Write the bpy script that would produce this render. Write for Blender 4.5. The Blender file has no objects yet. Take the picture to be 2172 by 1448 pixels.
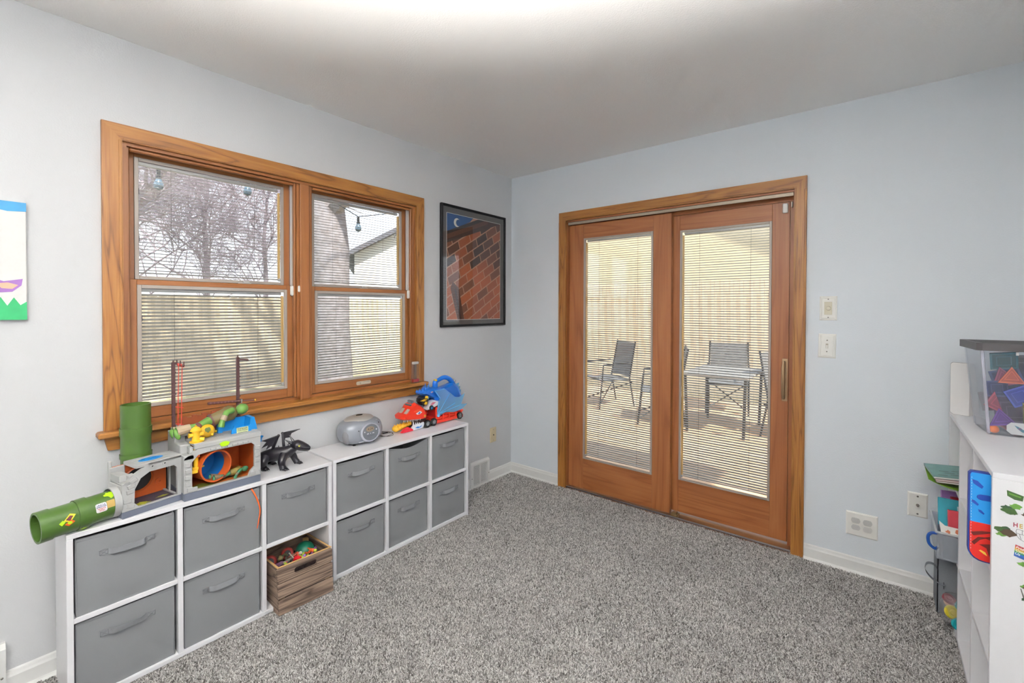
import bpy, bmesh, math, random
from mathutils import Vector, Matrix, Euler
random.seed(7)
PI = math.pi
scene = bpy.context.scene
C = scene.collection

# ------------------------------------------------------------------ camera, world, sun, exposure
CAM_F, CAM_PITCH, CAM_ROLL, CAM_YAW = 958.263, -0.0129, 0.0028, 0.6792
CAM_LOC = (2.3649, -2.9221, 1.3643)
CAM_CX, CAM_CY = 1085.61, 666.60
cam_data = bpy.data.cameras.new('camera')
cam = bpy.data.objects.new('camera', cam_data)
C.objects.link(cam)
scene.camera = cam
fwd = Vector((-math.sin(CAM_YAW)*math.cos(CAM_PITCH), math.cos(CAM_YAW)*math.cos(CAM_PITCH), math.sin(CAM_PITCH)))
rgt = Vector((math.cos(CAM_YAW), math.sin(CAM_YAW), 0))
upv = rgt.cross(fwd)
r2 = math.cos(CAM_ROLL)*rgt + math.sin(CAM_ROLL)*upv
u2 = -math.sin(CAM_ROLL)*rgt + math.cos(CAM_ROLL)*upv
cam.matrix_world = Matrix(((r2.x, u2.x, -fwd.x, CAM_LOC[0]), (r2.y, u2.y, -fwd.y, CAM_LOC[1]), (r2.z, u2.z, -fwd.z, CAM_LOC[2]), (0, 0, 0, 1)))
cam_data.sensor_fit = 'HORIZONTAL'
cam_data.sensor_width = 36.0
cam_data.lens = CAM_F*36.0/2172.0
cam_data.shift_x = (1086.0-CAM_CX)/2172.0
cam_data.shift_y = -(724.0-CAM_CY)/2172.0
cam_data.clip_start = 0.05

world = bpy.data.worlds.new('sky')
scene.world = world
world.use_nodes = True
wn = world.node_tree.nodes
wl = world.node_tree.links
wn.clear()
w_out = wn.new('ShaderNodeOutputWorld')
w_bg = wn.new('ShaderNodeBackground')
w_tc = wn.new('ShaderNodeTexCoord')
w_sep = wn.new('ShaderNodeSeparateXYZ')
w_ramp = wn.new('ShaderNodeValToRGB')
w_ramp.color_ramp.elements[0].position = 0.0
w_ramp.color_ramp.elements[0].color = (0.93, 0.93, 0.98, 1)
w_ramp.color_ramp.elements[1].position = 0.8
w_ramp.color_ramp.elements[1].color = (0.55, 0.72, 1.0, 1)
wl.new(w_tc.outputs['Generated'], w_sep.inputs[0])
wl.new(w_sep.outputs['Z'], w_ramp.inputs[0])
wl.new(w_ramp.outputs[0], w_bg.inputs['Color'])
w_bg.inputs['Strength'].default_value = 1.9
wl.new(w_bg.outputs[0], w_out.inputs['Surface'])

sun_data = bpy.data.lights.new('sun', 'SUN')
sun_data.energy = 8.0
sun_data.angle = 0.02
sun_data.color = (1.0, 0.95, 0.86)
sun = bpy.data.objects.new('sun', sun_data)
C.objects.link(sun)
sun.location = (7, -3, 9)
sun.rotation_euler = Vector((-0.62, 0.22, -0.75)).to_track_quat('-Z', 'Y').to_euler()

scene.view_settings.view_transform = 'Standard'
scene.view_settings.look = 'None'
scene.view_settings.gamma = 1.0
scene.view_settings.use_curve_mapping = False
scene.view_settings.exposure = 0.5
scene.cycles.max_bounces = 10
scene.cycles.diffuse_bounces = 6
scene.cycles.transparent_max_bounces = 32
scene.cycles.use_denoising = True
scene.cycles.caustics_reflective = False
scene.cycles.caustics_refractive = False
LAMP_POWER = 24.0
FILL_UPLIGHT_POWER = 3000.0  # added uplighter behind the camera, fills the room off the ceiling

# ------------------------------------------------------------------ helpers
def lin(h):
    h = h.lstrip('#')
    out = []
    for i in (0, 2, 4):
        c = int(h[i:i+2], 16)/255.0
        out.append(c/12.92 if c <= 0.04045 else ((c+0.055)/1.055)**2.4)
    return (*out, 1.0)

def nodes_of(name):
    m = bpy.data.materials.new(name)
    m.use_nodes = True
    nt = m.node_tree
    return m, nt, nt.nodes['Principled BSDF']

_plain = {}
def plain(hexc, rough=0.5, metal=0.0, trans=0.0, name=None, noise=0.06, spec=0.5, coat=0.0, scale=40.0):
    key = (hexc, rough, metal, trans, noise, spec, coat, scale)
    if key in _plain:
        return _plain[key]
    m, nt, p = nodes_of(name or 'paint_'+hexc.strip('#'))
    c = lin(hexc)
    tc = nt.nodes.new('ShaderNodeTexCoord')
    nz = nt.nodes.new('ShaderNodeTexNoise')
    nz.inputs['Scale'].default_value = scale
    nz.inputs['Detail'].default_value = 3
    nt.links.new(tc.outputs['Object'], nz.inputs['Vector'])
    mp = nt.nodes.new('ShaderNodeMapRange')
    mp.inputs['To Min'].default_value = 1-noise
    mp.inputs['To Max'].default_value = 1+noise
    nt.links.new(nz.outputs['Fac'], mp.inputs['Value'])
    mul = nt.nodes.new('ShaderNodeVectorMath')
    mul.operation = 'SCALE'
    mul.inputs[0].default_value = c[:3]
    nt.links.new(mp.outputs[0], mul.inputs['Scale'])
    nt.links.new(mul.outputs[0], p.inputs['Base Color'])
    p.inputs['Roughness'].default_value = rough
    p.inputs['Metallic'].default_value = metal
    p.inputs['Specular IOR Level'].default_value = spec
    p.inputs['Coat Weight'].default_value = coat
    if trans:
        p.inputs['Transmission Weight'].default_value = trans
    _plain[key] = m
    return m

def add_bump(nt, p, scale, strength, dist=0.002, detail=3, coord='Object', stretch=None):
    tc = nt.nodes.new('ShaderNodeTexCoord')
    nz = nt.nodes.new('ShaderNodeTexNoise')
    nz.inputs['Scale'].default_value = scale
    nz.inputs['Detail'].default_value = detail
    if stretch:
        mp = nt.nodes.new('ShaderNodeMapping')
        mp.inputs['Scale'].default_value = stretch
        nt.links.new(tc.outputs[coord], mp.inputs['Vector'])
        nt.links.new(mp.outputs[0], nz.inputs['Vector'])
    else:
        nt.links.new(tc.outputs[coord], nz.inputs['Vector'])
    b = nt.nodes.new('ShaderNodeBump')
    b.inputs['Strength'].default_value = strength
    b.inputs['Distance'].default_value = dist
    nt.links.new(nz.outputs['Fac'], b.inputs['Height'])
    nt.links.new(b.outputs[0], p.inputs['Normal'])
    return nz

def wall_paint(name, hexc, bump=0.25, scale=160, rough=0.6):
    m, nt, p = nodes_of(name)
    p.inputs['Base Color'].default_value = lin(hexc)
    p.inputs['Roughness'].default_value = rough
    p.inputs['Specular IOR Level'].default_value = 0.3
    add_bump(nt, p, scale, bump, 0.003)
    return m

def wood(name, dark, mid, light, axis='Z', rough=0.42, ring=9.0, grain=60.0, bump=0.15, coat=0.15, line_w=0.30, line_s=0.85):
    """stained timber, grain running along one local axis: broad cathedral bands + fine pores"""
    m, nt, p = nodes_of(name)
    N, L = nt.nodes, nt.links
    tc = N.new('ShaderNodeTexCoord')
    geo = N.new('ShaderNodeObjectInfo')
    mp = N.new('ShaderNodeMapping')
    long_, wide = 0.55, 1.0
    sc = {'X': (0.07, 1, 1), 'Y': (1, 0.07, 1), 'Z': (1, 1, 0.07)}[axis]
    mp.inputs['Scale'].default_value = sc
    L.new(tc.outputs['Object'], mp.inputs['Vector'])
    wv = N.new('ShaderNodeTexNoise')
    wv.inputs['Scale'].default_value = ring
    wv.inputs['Detail'].default_value = 2
    wv.inputs['Distortion'].default_value = 0.6
    L.new(mp.outputs[0], wv.inputs['Vector'])
    mul = N.new('ShaderNodeMath'); mul.operation = 'MULTIPLY'; mul.inputs[1].default_value = 16.0
    L.new(wv.outputs['Fac'], mul.inputs[0])
    pp = N.new('ShaderNodeMath'); pp.operation = 'PINGPONG'; pp.inputs[1].default_value = 1.0
    L.new(mul.outputs[0], pp.inputs[0])
    fine = N.new('ShaderNodeTexNoise')
    fine.inputs['Scale'].default_value = grain*3
    fine.inputs['Detail'].default_value = 4
    mp2 = N.new('ShaderNodeMapping')
    sc2 = {'X': (0.03, 1, 1), 'Y': (1, 0.03, 1), 'Z': (1, 1, 0.03)}[axis]
    mp2.inputs['Scale'].default_value = sc2
    L.new(tc.outputs['Object'], mp2.inputs['Vector'])
    L.new(mp2.outputs[0], fine.inputs['Vector'])
    # thin dark growth lines over a base that drifts between mid and light, broken up by pores
    ln = N.new('ShaderNodeMapRange'); ln.interpolation_type = 'SMOOTHSTEP'
    ln.inputs['From Min'].default_value = 0.0; ln.inputs['From Max'].default_value = line_w
    ln.inputs['To Min'].default_value = 1.0; ln.inputs['To Max'].default_value = 0.0
    L.new(pp.outputs[0], ln.inputs['Value'])
    base = N.new('ShaderNodeValToRGB')
    base.color_ramp.elements[0].position = 0.30; base.color_ramp.elements[0].color = lin(mid)
    base.color_ramp.elements[1].position = 0.70; base.color_ramp.elements[1].color = lin(light)
    av = N.new('ShaderNodeMath'); av.operation = 'MULTIPLY_ADD'; av.inputs[1].default_value = .30
    hf = N.new('ShaderNodeMath'); hf.operation = 'MULTIPLY'; hf.inputs[1].default_value = .70
    L.new(fine.outputs['Fac'], hf.inputs[0]); L.new(pp.outputs[0], av.inputs[0]); L.new(hf.outputs[0], av.inputs[2])
    L.new(av.outputs[0], base.inputs[0])
    pore = N.new('ShaderNodeMapRange'); pore.inputs['From Min'].default_value = .25; pore.inputs['From Max'].default_value = .55
    pore.inputs['To Min'].default_value = 1.0; pore.inputs['To Max'].default_value = .45
    L.new(fine.outputs['Fac'], pore.inputs['Value'])
    am = N.new('ShaderNodeMath'); am.operation = 'MULTIPLY'
    L.new(ln.outputs[0], am.inputs[0]); L.new(pore.outputs[0], am.inputs[1])
    am2 = N.new('ShaderNodeMath'); am2.operation = 'MULTIPLY'; am2.inputs[1].default_value = line_s; L.new(am.outputs[0], am2.inputs[0])
    mxc = N.new('ShaderNodeMix'); mxc.data_type = 'RGBA'
    L.new(am2.outputs[0], mxc.inputs[0]); L.new(base.outputs[0], mxc.inputs[6]); mxc.inputs[7].default_value = lin(dark)
    L.new(mxc.outputs[2], p.inputs['Base Color'])
    p.inputs['Roughness'].default_value = rough
    p.inputs['Coat Weight'].default_value = coat
    p.inputs['Coat Roughness'].default_value = 0.25
    b = N.new('ShaderNodeBump')
    b.inputs['Strength'].default_value = bump
    b.inputs['Distance'].default_value = 0.001
    L.new(fine.outputs['Fac'], b.inputs['Height'])
    L.new(b.outputs[0], p.inputs['Normal'])
    return m

def thin_glass(name, tint=(1, 1, 1, 1), refl=1.0, rough=0.0, haze=0.0, ior=1.5):
    """clear sheet: see-through with a mirror coat that grows at grazing angles"""
    m = bpy.data.materials.new(name)
    m.use_nodes = True
    nt = m.node_tree
    N, L = nt.nodes, nt.links
    N.clear()
    out = N.new('ShaderNodeOutputMaterial')
    tr = N.new('ShaderNodeBsdfTransparent'); tr.inputs[0].default_value = tint
    gl = N.new('ShaderNodeBsdfGlossy'); gl.inputs['Roughness'].default_value = rough
    # Schlick reflectance, the same from both faces of the sheet
    ge = N.new('ShaderNodeNewGeometry')
    dt = N.new('ShaderNodeVectorMath'); dt.operation = 'DOT_PRODUCT'
    L.new(ge.outputs['Incoming'], dt.inputs[0]); L.new(ge.outputs['Normal'], dt.inputs[1])
    ab = N.new('ShaderNodeMath'); ab.operation = 'ABSOLUTE'; L.new(dt.outputs['Value'], ab.inputs[0])
    om = N.new('ShaderNodeMath'); om.operation = 'SUBTRACT'; om.inputs[0].default_value = 1.0; L.new(ab.outputs[0], om.inputs[1])
    pw = N.new('ShaderNodeMath'); pw.operation = 'POWER'; pw.inputs[1].default_value = 5.0; L.new(om.outputs[0], pw.inputs[0])
    r0 = ((ior-1)/(ior+1))**2
    sc_ = N.new('ShaderNodeMath'); sc_.operation = 'MULTIPLY_ADD'; sc_.inputs[1].default_value = 1-r0; sc_.inputs[2].default_value = r0
    L.new(pw.outputs[0], sc_.inputs[0])
    mu = N.new('ShaderNodeMath'); mu.operation = 'MULTIPLY'; mu.inputs[1].default_value = refl; mu.use_clamp = True
    L.new(sc_.outputs[0], mu.inputs[0])
    mx = N.new('ShaderNodeMixShader')
    L.new(mu.outputs[0], mx.inputs[0])
    src = tr.outputs[0]
    if haze:
        df = N.new('ShaderNodeBsdfDiffuse'); df.inputs[0].default_value = tint
        m2 = N.new('ShaderNodeMixShader'); m2.inputs[0].default_value = haze
        L.new(src, m2.inputs[1]); L.new(df.outputs[0], m2.inputs[2])
        src = m2.outputs[0]
    L.new(src, mx.inputs[1]); L.new(gl.outputs[0], mx.inputs[2])
    L.new(mx.outputs[0], out.inputs['Surface'])
    return m

class MB:
    """collects shapes into one bmesh; build() links ONE mesh object"""
    def __init__(s):
        s.bm = bmesh.new()
        s.mi = 0
    def _take(s, geom_verts, M=None):
        if M is not None:
            bmesh.ops.transform(s.bm, matrix=M, verts=geom_verts)
        return s
    def _faces(s, vs, fs, M=None, mi=None):
        bv = [s.bm.verts.new(M @ Vector(v) if M is not None else v) for v in vs]
        for f in fs:
            try:
                face = s.bm.faces.new([bv[i] for i in f])
                face.material_index = s.mi if mi is None else mi
            except ValueError:
                pass
        return bv
    def box(s, x0, y0, z0, x1, y1, z1, b=0.0, M=None, mi=None):
        if x0 > x1: x0, x1 = x1, x0
        if y0 > y1: y0, y1 = y1, y0
        if z0 > z1: z0, z1 = z1, z0
        b = min(b, (x1-x0)*.45, (y1-y0)*.45, (z1-z0)*.45)
        if b <= 0:
            vs = [(x, y, z) for x in (x0, x1) for y in (y0, y1) for z in (z0, z1)]
            fs = [(0, 1, 3, 2), (4, 6, 7, 5), (0, 4, 5, 1), (2, 3, 7, 6), (0, 2, 6, 4), (1, 5, 7, 3)]
            s._faces(vs, fs, M, mi)
            return s
        vs, idx = [], {}
        lo, hi = (x0, y0, z0), (x1, y1, z1)
        for cx in (0, 1):
            for cy in (0, 1):
                for cz in (0, 1):
                    c = (cx, cy, cz)
                    for ax in range(3):
                        p = []
                        for k in range(3):
                            e = hi[k] if c[k] else lo[k]
                            p.append(e if k == ax else (e-b if c[k] else e+b))
                        idx[(c, ax)] = len(vs)
                        vs.append(tuple(p))
        fs = []
        for ax in range(3):
            o1, o2 = [k for k in range(3) if k != ax]
            for side in (0, 1):
                loop = []
                for (a, d) in ((0, 0), (1, 0), (1, 1), (0, 1)):
                    c = [0, 0, 0]; c[ax] = side; c[o1] = a; c[o2] = d
                    loop.append(idx[(tuple(c), ax)])
                fs.append(loop)
            for a in (0, 1):
                for d in (0, 1):
                    c0 = [0, 0, 0]; c0[o1] = a; c0[o2] = d
                    c1 = list(c0); c1[ax] = 1
                    c0, c1 = tuple(c0), tuple(c1)
                    fs.append([idx[(c0, o1)], idx[(c1, o1)], idx[(c1, o2)], idx[(c0, o2)]])
        for cx in (0, 1):
            for cy in (0, 1):
                for cz in (0, 1):
                    c = (cx, cy, cz)
                    fs.append([idx[(c, 0)], idx[(c, 1)], idx[(c, 2)]])
        s._faces(vs, fs, M, mi)
        return s
    def prism(s, poly, a, b, axis='Y', M=None, mi=None):
        """polygon extruded along an axis. poly coords: (x,z) for Y, (x,y) for Z, (y,z) for X"""
        def P(p, t):
            return {'Y': (p[0], t, p[1]), 'Z': (p[0], p[1], t), 'X': (t, p[0], p[1])}[axis]
        n = len(poly)
        vs = [P(p, a) for p in poly]+[P(p, b) for p in poly]
        fs = [list(range(n)), list(range(2*n-1, n-1, -1))]+[(i, (i+1) % n, (i+1) % n+n, i+n) for i in range(n)]
        s._faces(vs, fs, M, mi)
        return s
    def tube(s, pts, r, n=8, closed=False, caps=True, M=None, mi=None, flat=1.0):
        pts = [Vector(p) for p in pts]
        k = len(pts)
        rad = r if isinstance(r, (list, tuple)) else [r]*k
        rings = []
        prev = None
        for i, p in enumerate(pts):
            a = pts[(i-1) % k] if (closed or i > 0) else p
            c = pts[(i+1) % k] if (closed or i < k-1) else p
            t = (c-a)
            if t.length < 1e-9: t = Vector((0, 0, 1))
            t.normalize()
            if prev is None:
                ref = Vector((0, 0, 1)) if abs(t.z) < 0.9 else Vector((1, 0, 0))
                u = t.cross(ref).normalized()
            else:
                u = (prev - t*prev.dot(t))
                if u.length < 1e-6:
                    u = t.cross(Vector((0, 0, 1)) if abs(t.z) < .9 else Vector((1, 0, 0)))
                u.normalize()
            prev = u
            v = t.cross(u)
            rings.append([p+u*math.cos(2*PI*j/n)*rad[i]+v*math.sin(2*PI*j/n)*rad[i]*flat for j in range(n)])
        vs = [q for rg in rings for q in rg]
        fs = []
        m = k if closed else k-1
        for i in range(m):
            for j in range(n):
                a, b2 = i*n+j, i*n+(j+1) % n
                c, d = ((i+1) % k)*n+(j+1) % n, ((i+1) % k)*n+j
                fs.append((a, b2, c, d))
        if caps and not closed:
            fs.append(list(range(n-1, -1, -1)))
            fs.append([(k-1)*n+j for j in range(n)])
        s._faces(vs, fs, M, mi)
        return s
    def lathe(s, prof, n=24, M=None, mi=None, closed=False, a0=0.0, a1=2*PI):
        """profile [(r,z)...] spun about local z"""
        full = abs(a1-a0-2*PI) < 1e-6
        cols = n if full else n+1
        vs, fs = [], []
        for r, z in prof:
            for j in range(cols):
                a = a0+(a1-a0)*j/n
                vs.append((r*math.cos(a), r*math.sin(a), z))
        k = len(prof)
        mm = k if closed else k-1
        for i in range(mm):
            for j in range(n):
                j2 = (j+1) % cols if full else j+1
                fs.append((i*cols+j, i*cols+j2, ((i+1) % k)*cols+j2, ((i+1) % k)*cols+j))
        if not closed and full:
            if prof[0][0] > 1e-6: fs.append([j for j in range(cols)][::-1])
            if prof[-1][0] > 1e-6: fs.append([(k-1)*cols+j for j in range(cols)])
        s._faces(vs, fs, M, mi)
        return s
    def cyl(s, p0, p1, r, n=16, mi=None, r1=None):
        return s.tube([p0, p1], [r, r if r1 is None else r1], n, mi=mi)
    def ell(s, c, r, n=16, m=10, M=None, mi=None, rot=None):
        T = Matrix.Translation(c)
        if rot is not None: T = T @ rot
        if isinstance(r, (int, float)): r = (r, r, r)
        T = T @ Matrix.Diagonal((*r, 1))
        if M is not None: T = M @ T
        prof = [(math.sin(PI*i/m), -math.cos(PI*i/m)) for i in range(m+1)]
        prof[0] = (0.0, -1); prof[-1] = (0.0, 1)
        return s.lathe(prof, n, T, mi)
    def grid(s, fn, nu, nv, M=None, mi=None, wrap=False):
        vs = [fn(i/nu, j/nv) for i in range(nu+1) for j in range(nv+1)]
        fs = [(i*(nv+1)+j, (i+1)*(nv+1)+j, (i+1)*(nv+1)+j+1, i*(nv+1)+j+1) for i in range(nu) for j in range(nv)]
        s._faces(vs, fs, M, mi)
        return s
    def plate(s, outline, thick, M=None, mi=None):
        return s.prism(outline, 0, thick, 'Y', M, mi)
    def build(s, name, mat, parent=None, smooth=None, merge=True, loc=None, recalc=True):
        if merge: bmesh.ops.remove_doubles(s.bm, verts=s.bm.verts, dist=1e-6)
        if recalc: bmesh.ops.recalc_face_normals(s.bm, faces=s.bm.faces)
        me = bpy.data.meshes.new(name)
        s.bm.to_mesh(me)
        s.bm.free()
        for m in (mat if isinstance(mat, (list, tuple)) else [mat]):
            me.materials.append(m)
        if smooth:
            for f in me.polygons: f.use_smooth = True
            me.set_sharp_from_angle(angle=math.radians(smooth))
        return link(name, me, parent, loc)

def link(name, me, parent=None, loc=None):
    o = bpy.data.objects.new(name, me)
    C.objects.link(o)
    if parent is not None: o.parent = parent
    if loc is not None: o.location = loc
    return o

def tag(o, label=None, cat=None, group=None, kind=None):
    if label: o['label'] = label
    if cat: o['category'] = cat
    if group: o['group'] = group
    if kind: o['kind'] = kind
    return o

def thing(name, label, cat, loc=(0, 0, 0), rotz=0.0, group=None, kind=None, rot=None):
    o = bpy.data.objects.new(name, None)
    o.empty_display_size = 0.05
    C.objects.link(o)
    o.location = loc
    o.rotation_euler = rot if rot is not None else (0, 0, rotz)
    return tag(o, label, cat, group, kind)

def struct(name, label=None, loc=(0, 0, 0), rotz=0.0):
    o = bpy.data.objects.new(name, None)
    C.objects.link(o)
    o.location = loc
    o.rotation_euler = (0, 0, rotz)
    return tag(o, label, None, None, 'structure')

def text_mesh(body, size, extrude=0.0003, align='CENTER', bold=0.0, squeeze=1.0):
    cu = bpy.data.curves.new('letters', 'FONT')
    cu.body = body
    cu.size = size
    cu.extrude = extrude
    cu.align_x = align
    cu.align_y = 'CENTER'
    cu.offset = bold
    cu.resolution_u = 3
    ob = bpy.data.objects.new('letters', cu)
    C.objects.link(ob)
    dg = bpy.context.evaluated_depsgraph_get()
    me = bpy.data.meshes.new_from_object(ob.evaluated_get(dg))
    bpy.data.objects.remove(ob)
    bpy.data.curves.remove(cu)
    if squeeze != 1.0:
        me.transform(Matrix.Diagonal((squeeze, 1, 1, 1)))
    return me

def text(name, body, size, mat, parent, loc, rot=(PI/2, 0, 0), extrude=0.0003, align='CENTER', bold=0.0, squeeze=1.0):
    me = text_mesh(body, size, extrude, align, bold, squeeze)
    me.materials.append(mat)
    o = link(name, me, parent, loc)
    o.rotation_euler = rot
    return o

def rrect(x0, z0, x1, z1, r, n=5):
    """rounded rectangle outline"""
    pts = []
    for (cx, cz, a) in ((x1-r, z1-r, 0), (x0+r, z1-r, PI/2), (x0+r, z0+r, PI), (x1-r, z0+r, 1.5*PI)):
        for i in range(n+1):
            t = a+PI/2*i/n
            pts.append((cx+r*math.cos(t), cz+r*math.sin(t)))
    return pts

# ------------------------------------------------------------------ shared materials
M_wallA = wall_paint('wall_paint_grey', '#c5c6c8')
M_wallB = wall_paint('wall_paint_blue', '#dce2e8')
M_ceil = wall_paint('ceiling_paint', '#faf9f7', bump=0.4, scale=170, rough=0.45)
M_white = plain('#e9e9ec', 0.4, name='white_laminate', noise=0.02)
M_trimw = plain('#e2e2e0', 0.45, name='white_trim_paint', noise=0.03)
M_plate = plain('#ecebe6', 0.35, name='white_plastic', noise=0.01)
M_beige = plain('#c3b493', 0.4, name='almond_plastic', noise=0.02)
M_screw = plain('#8a8680', 0.3, metal=0.9, name='screw_steel', noise=0.02)
OAK = ('#4e2c0e', '#8a5622', '#a06c32')
FIR = ('#5d3114', '#865026', '#955f33')
M_oakX = wood('oak_trim_along_x', *OAK, axis='X', ring=13, line_s=.75)
M_oakZ = wood('oak_trim_along_z', *OAK, axis='Z', ring=13, line_s=.75)
M_firX = wood('fir_sash_along_x', *FIR, axis='X', ring=6, grain=45, line_s=.28)
M_firZ = wood('fir_sash_along_z', *FIR, axis='Z', ring=6, grain=45, line_s=.28)
DOORW = ('#5c3015', '#8e532d', '#9d6339')
M_doorX = wood('door_wood_along_x', *DOORW, axis='X', ring=7, grain=40, line_s=.35)
M_doorZ = wood('door_wood_along_z', *DOORW, axis='Z', ring=7, grain=40, line_s=.3)
M_sillw = wood('worn_sill_wood', '#45230f', '#6d4122', '#8c5c33', axis='X', ring=6)
M_bead = plain('#a39a92', 0.45, metal=0.2, name='grey_glazing_bead', noise=0.04)
M_slat = plain('#9c968b', 0.45, name='blind_slat_paint', noise=0.02)
M_rail = plain('#b9b6b4', 0.4, metal=0.3, name='blind_rail', noise=0.02)
M_cord = plain('#5d5752', 0.7, name='blind_cord', noise=0.05)
M_tan = plain('#d2a860', 0.5, name='tan_side_channel', noise=0.08)
M_clip = plain('#2a2440', 0.5, name='dark_clip', noise=0.02)
M_alu = plain('#b9bbc0', 0.35, metal=0.85, name='brushed_aluminium', noise=0.03)
M_pane = thin_glass('window_glass', (0.97, 0.98, 0.98, 1))
M_black = plain('#17171a', 0.45, name='black_plastic', noise=0.05)
# ------------------------------------------------------------------ room shell
RX, RY, RH = 2.96, -4.6, 2.44        # right wall, wall behind the camera, ceiling height
T = 0.16
WO = (-2.492, -1.004, 0.853, 2.036)  # window opening: y0,y1,z0,z1 on the left wall
DO = (0.533, 2.014, -0.02, 2.034)    # door opening: x0,x1,z0,z1 on the back wall

b = MB()
b.box(-T, RY-T, -0.12, 0, WO[0], RH); b.box(-T, WO[1], -0.12, 0, T, RH)
b.box(-T, WO[0], -0.12, 0, WO[1], WO[2]); b.box(-T, WO[0], WO[3], 0, WO[1], RH)
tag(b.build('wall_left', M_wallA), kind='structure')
b = MB()
b.box(0, 0, -0.12, DO[0], T, RH); b.box(DO[1], 0, -0.12, RX+T, T, RH)
b.box(DO[0], 0, DO[3], DO[1], T, RH); b.box(DO[0], 0, -0.12, DO[1], T, -0.02)
tag(b.build('wall_back', M_wallB), kind='structure')
b = MB(); b.box(RX, RY-T, -0.12, RX+T, 0, RH)
tag(b.build('wall_right', M_wallB), kind='structure')
b = MB(); b.box(0, RY-T, -0.12, RX, RY, RH)
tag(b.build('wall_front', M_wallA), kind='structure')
b = MB(); b.box(-T-.4, RY-T-.3, RH, RX+T+.3, T+.45, RH+0.2)
tag(b.build('ceiling', M_ceil), kind='structure')

# carpet: backing plus cut pile
m, nt, p = nodes_of('carpet_backing')
p.inputs['Base Color'].default_value = lin('#8a8682')
p.inputs['Roughness'].default_value = 0.95
add_bump(nt, p, 300, 0.6, 0.003)
b = MB(); b.box(0, RY, -0.12, RX, 0, 0.0)
floor = tag(b.build('floor', m), kind='structure')

m, nt, p = nodes_of('carpet_yarn')
N, L = nt.nodes, nt.links
at = N.new('ShaderNodeAttribute'); at.attribute_name = 'tint'
rp = N.new('ShaderNodeValToRGB')
rp.color_ramp.elements[0].position = 0.0; rp.color_ramp.elements[0].color = lin('#46423f')
rp.color_ramp.elements[1].position = 1.0; rp.color_ramp.elements[1].color = lin('#e4e2df')
e = rp.color_ramp.elements.new(0.35); e.color = lin('#918d8a')
e = rp.color_ramp.elements.new(0.7); e.color = lin('#bab7b4')
L.new(at.outputs['Fac'], rp.inputs[0])
gp = N.new('ShaderNodeNewGeometry')
nz = N.new('ShaderNodeTexNoise'); nz.inputs['Scale'].default_value = 2.2; nz.inputs['Detail'].default_value = 4
L.new(gp.outputs['Position'], nz.inputs['Vector'])
mr = N.new('ShaderNodeMapRange'); mr.inputs['From Min'].default_value = .3; mr.inputs['From Max'].default_value = .7
mr.inputs['To Min'].default_value = 0.86; mr.inputs['To Max'].default_value = 1.1
L.new(nz.outputs['Fac'], mr.inputs['Value'])
sc = N.new('ShaderNodeVectorMath'); sc.operation = 'SCALE'
L.new(rp.outputs[0], sc.inputs[0]); L.new(mr.outputs[0], sc.inputs['Scale'])
L.new(sc.outputs[0], p.inputs['Base Color'])
p.inputs['Roughness'].default_value = 0.9
p.inputs['Sheen Weight'].default_value = 0.3
p.inputs['Specular IOR Level'].default_value = 0.15
M_yarn = m

rng = random.Random(3)
PS = 0.32
vs, fs, tint = [], [], []
for k in range(7000):
    x, y = rng.uniform(-PS/2, PS/2), rng.uniform(-PS/2, PS/2)
    t = rng.random()
    a, lean, ln, w = rng.uniform(0, 2*PI), rng.uniform(.1, .75), rng.uniform(.010, .015), rng.uniform(.0017, .0026)
    dx, dy = math.cos(a), math.sin(a)
    i0 = len(vs)
    for h, s in ((0.0, 1.0), (.55, 1.15), (1.0, .7)):
        cx = x+dx*math.sin(lean)*ln*h*h; cy = y+dy*math.sin(lean)*ln*h*h; cz = math.cos(lean*h)*ln*h
        for q in range(3):
            an = a+2*PI*q/3+h*1.2
            vs.append((cx+math.cos(an)*w*s, cy+math.sin(an)*w*s, cz)); tint.append(t)
    for r_ in range(2):
        for q in range(3):
            p0, p1 = i0+r_*3+q, i0+r_*3+(q+1) % 3
            fs.append((p0, p1, p1+3, p0+3))
    fs.append((i0+6, i0+7, i0+8))
me = bpy.data.meshes.new('carpet_pile')
me.from_pydata(vs, [], fs)
att = me.attributes.new('tint', 'FLOAT', 'POINT')
att.data.foreach_set('value', tint)
me.materials.append(M_yarn)
pile = link('carpet_pile', me, floor)
tag(pile, 'speckled grey frieze carpet pile', kind='stuff')
ng = bpy.data.node_groups.new('lay_carpet', 'GeometryNodeTree')
ng.interface.new_socket('Geometry', in_out='INPUT', socket_type='NodeSocketGeometry')
ng.interface.new_socket('Geometry', in_out='OUTPUT', socket_type='NodeSocketGeometry')
gi = ng.nodes.new('NodeGroupInput'); go = ng.nodes.new('NodeGroupOutput')
gr = ng.nodes.new('GeometryNodeMeshGrid')
NXT, NYT = 10, 13
gr.inputs['Size X'].default_value = PS*.985*(NXT-1); gr.inputs['Size Y'].default_value = PS*.985*(NYT-1)
gr.inputs['Vertices X'].default_value = NXT; gr.inputs['Vertices Y'].default_value = NYT
ins = ng.nodes.new('GeometryNodeInstanceOnPoints')
rv = ng.nodes.new('FunctionNodeRandomValue'); rv.data_type = 'INT'
for sck in rv.inputs:
    if sck.enabled and sck.name == 'Min' and sck.type == 'INT': sck.default_value = 0
    if sck.enabled and sck.name == 'Max' and sck.type == 'INT': sck.default_value = 3
mu = ng.nodes.new('ShaderNodeMath'); mu.operation = 'MULTIPLY'; mu.inputs[1].default_value = PI/2
cb = ng.nodes.new('ShaderNodeCombineXYZ')
rvo = [o for o in rv.outputs if o.enabled][0]
ng.links.new(rvo, mu.inputs[0]); ng.links.new(mu.outputs[0], cb.inputs['Z'])
tr = ng.nodes.new('GeometryNodeTransform')
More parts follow.
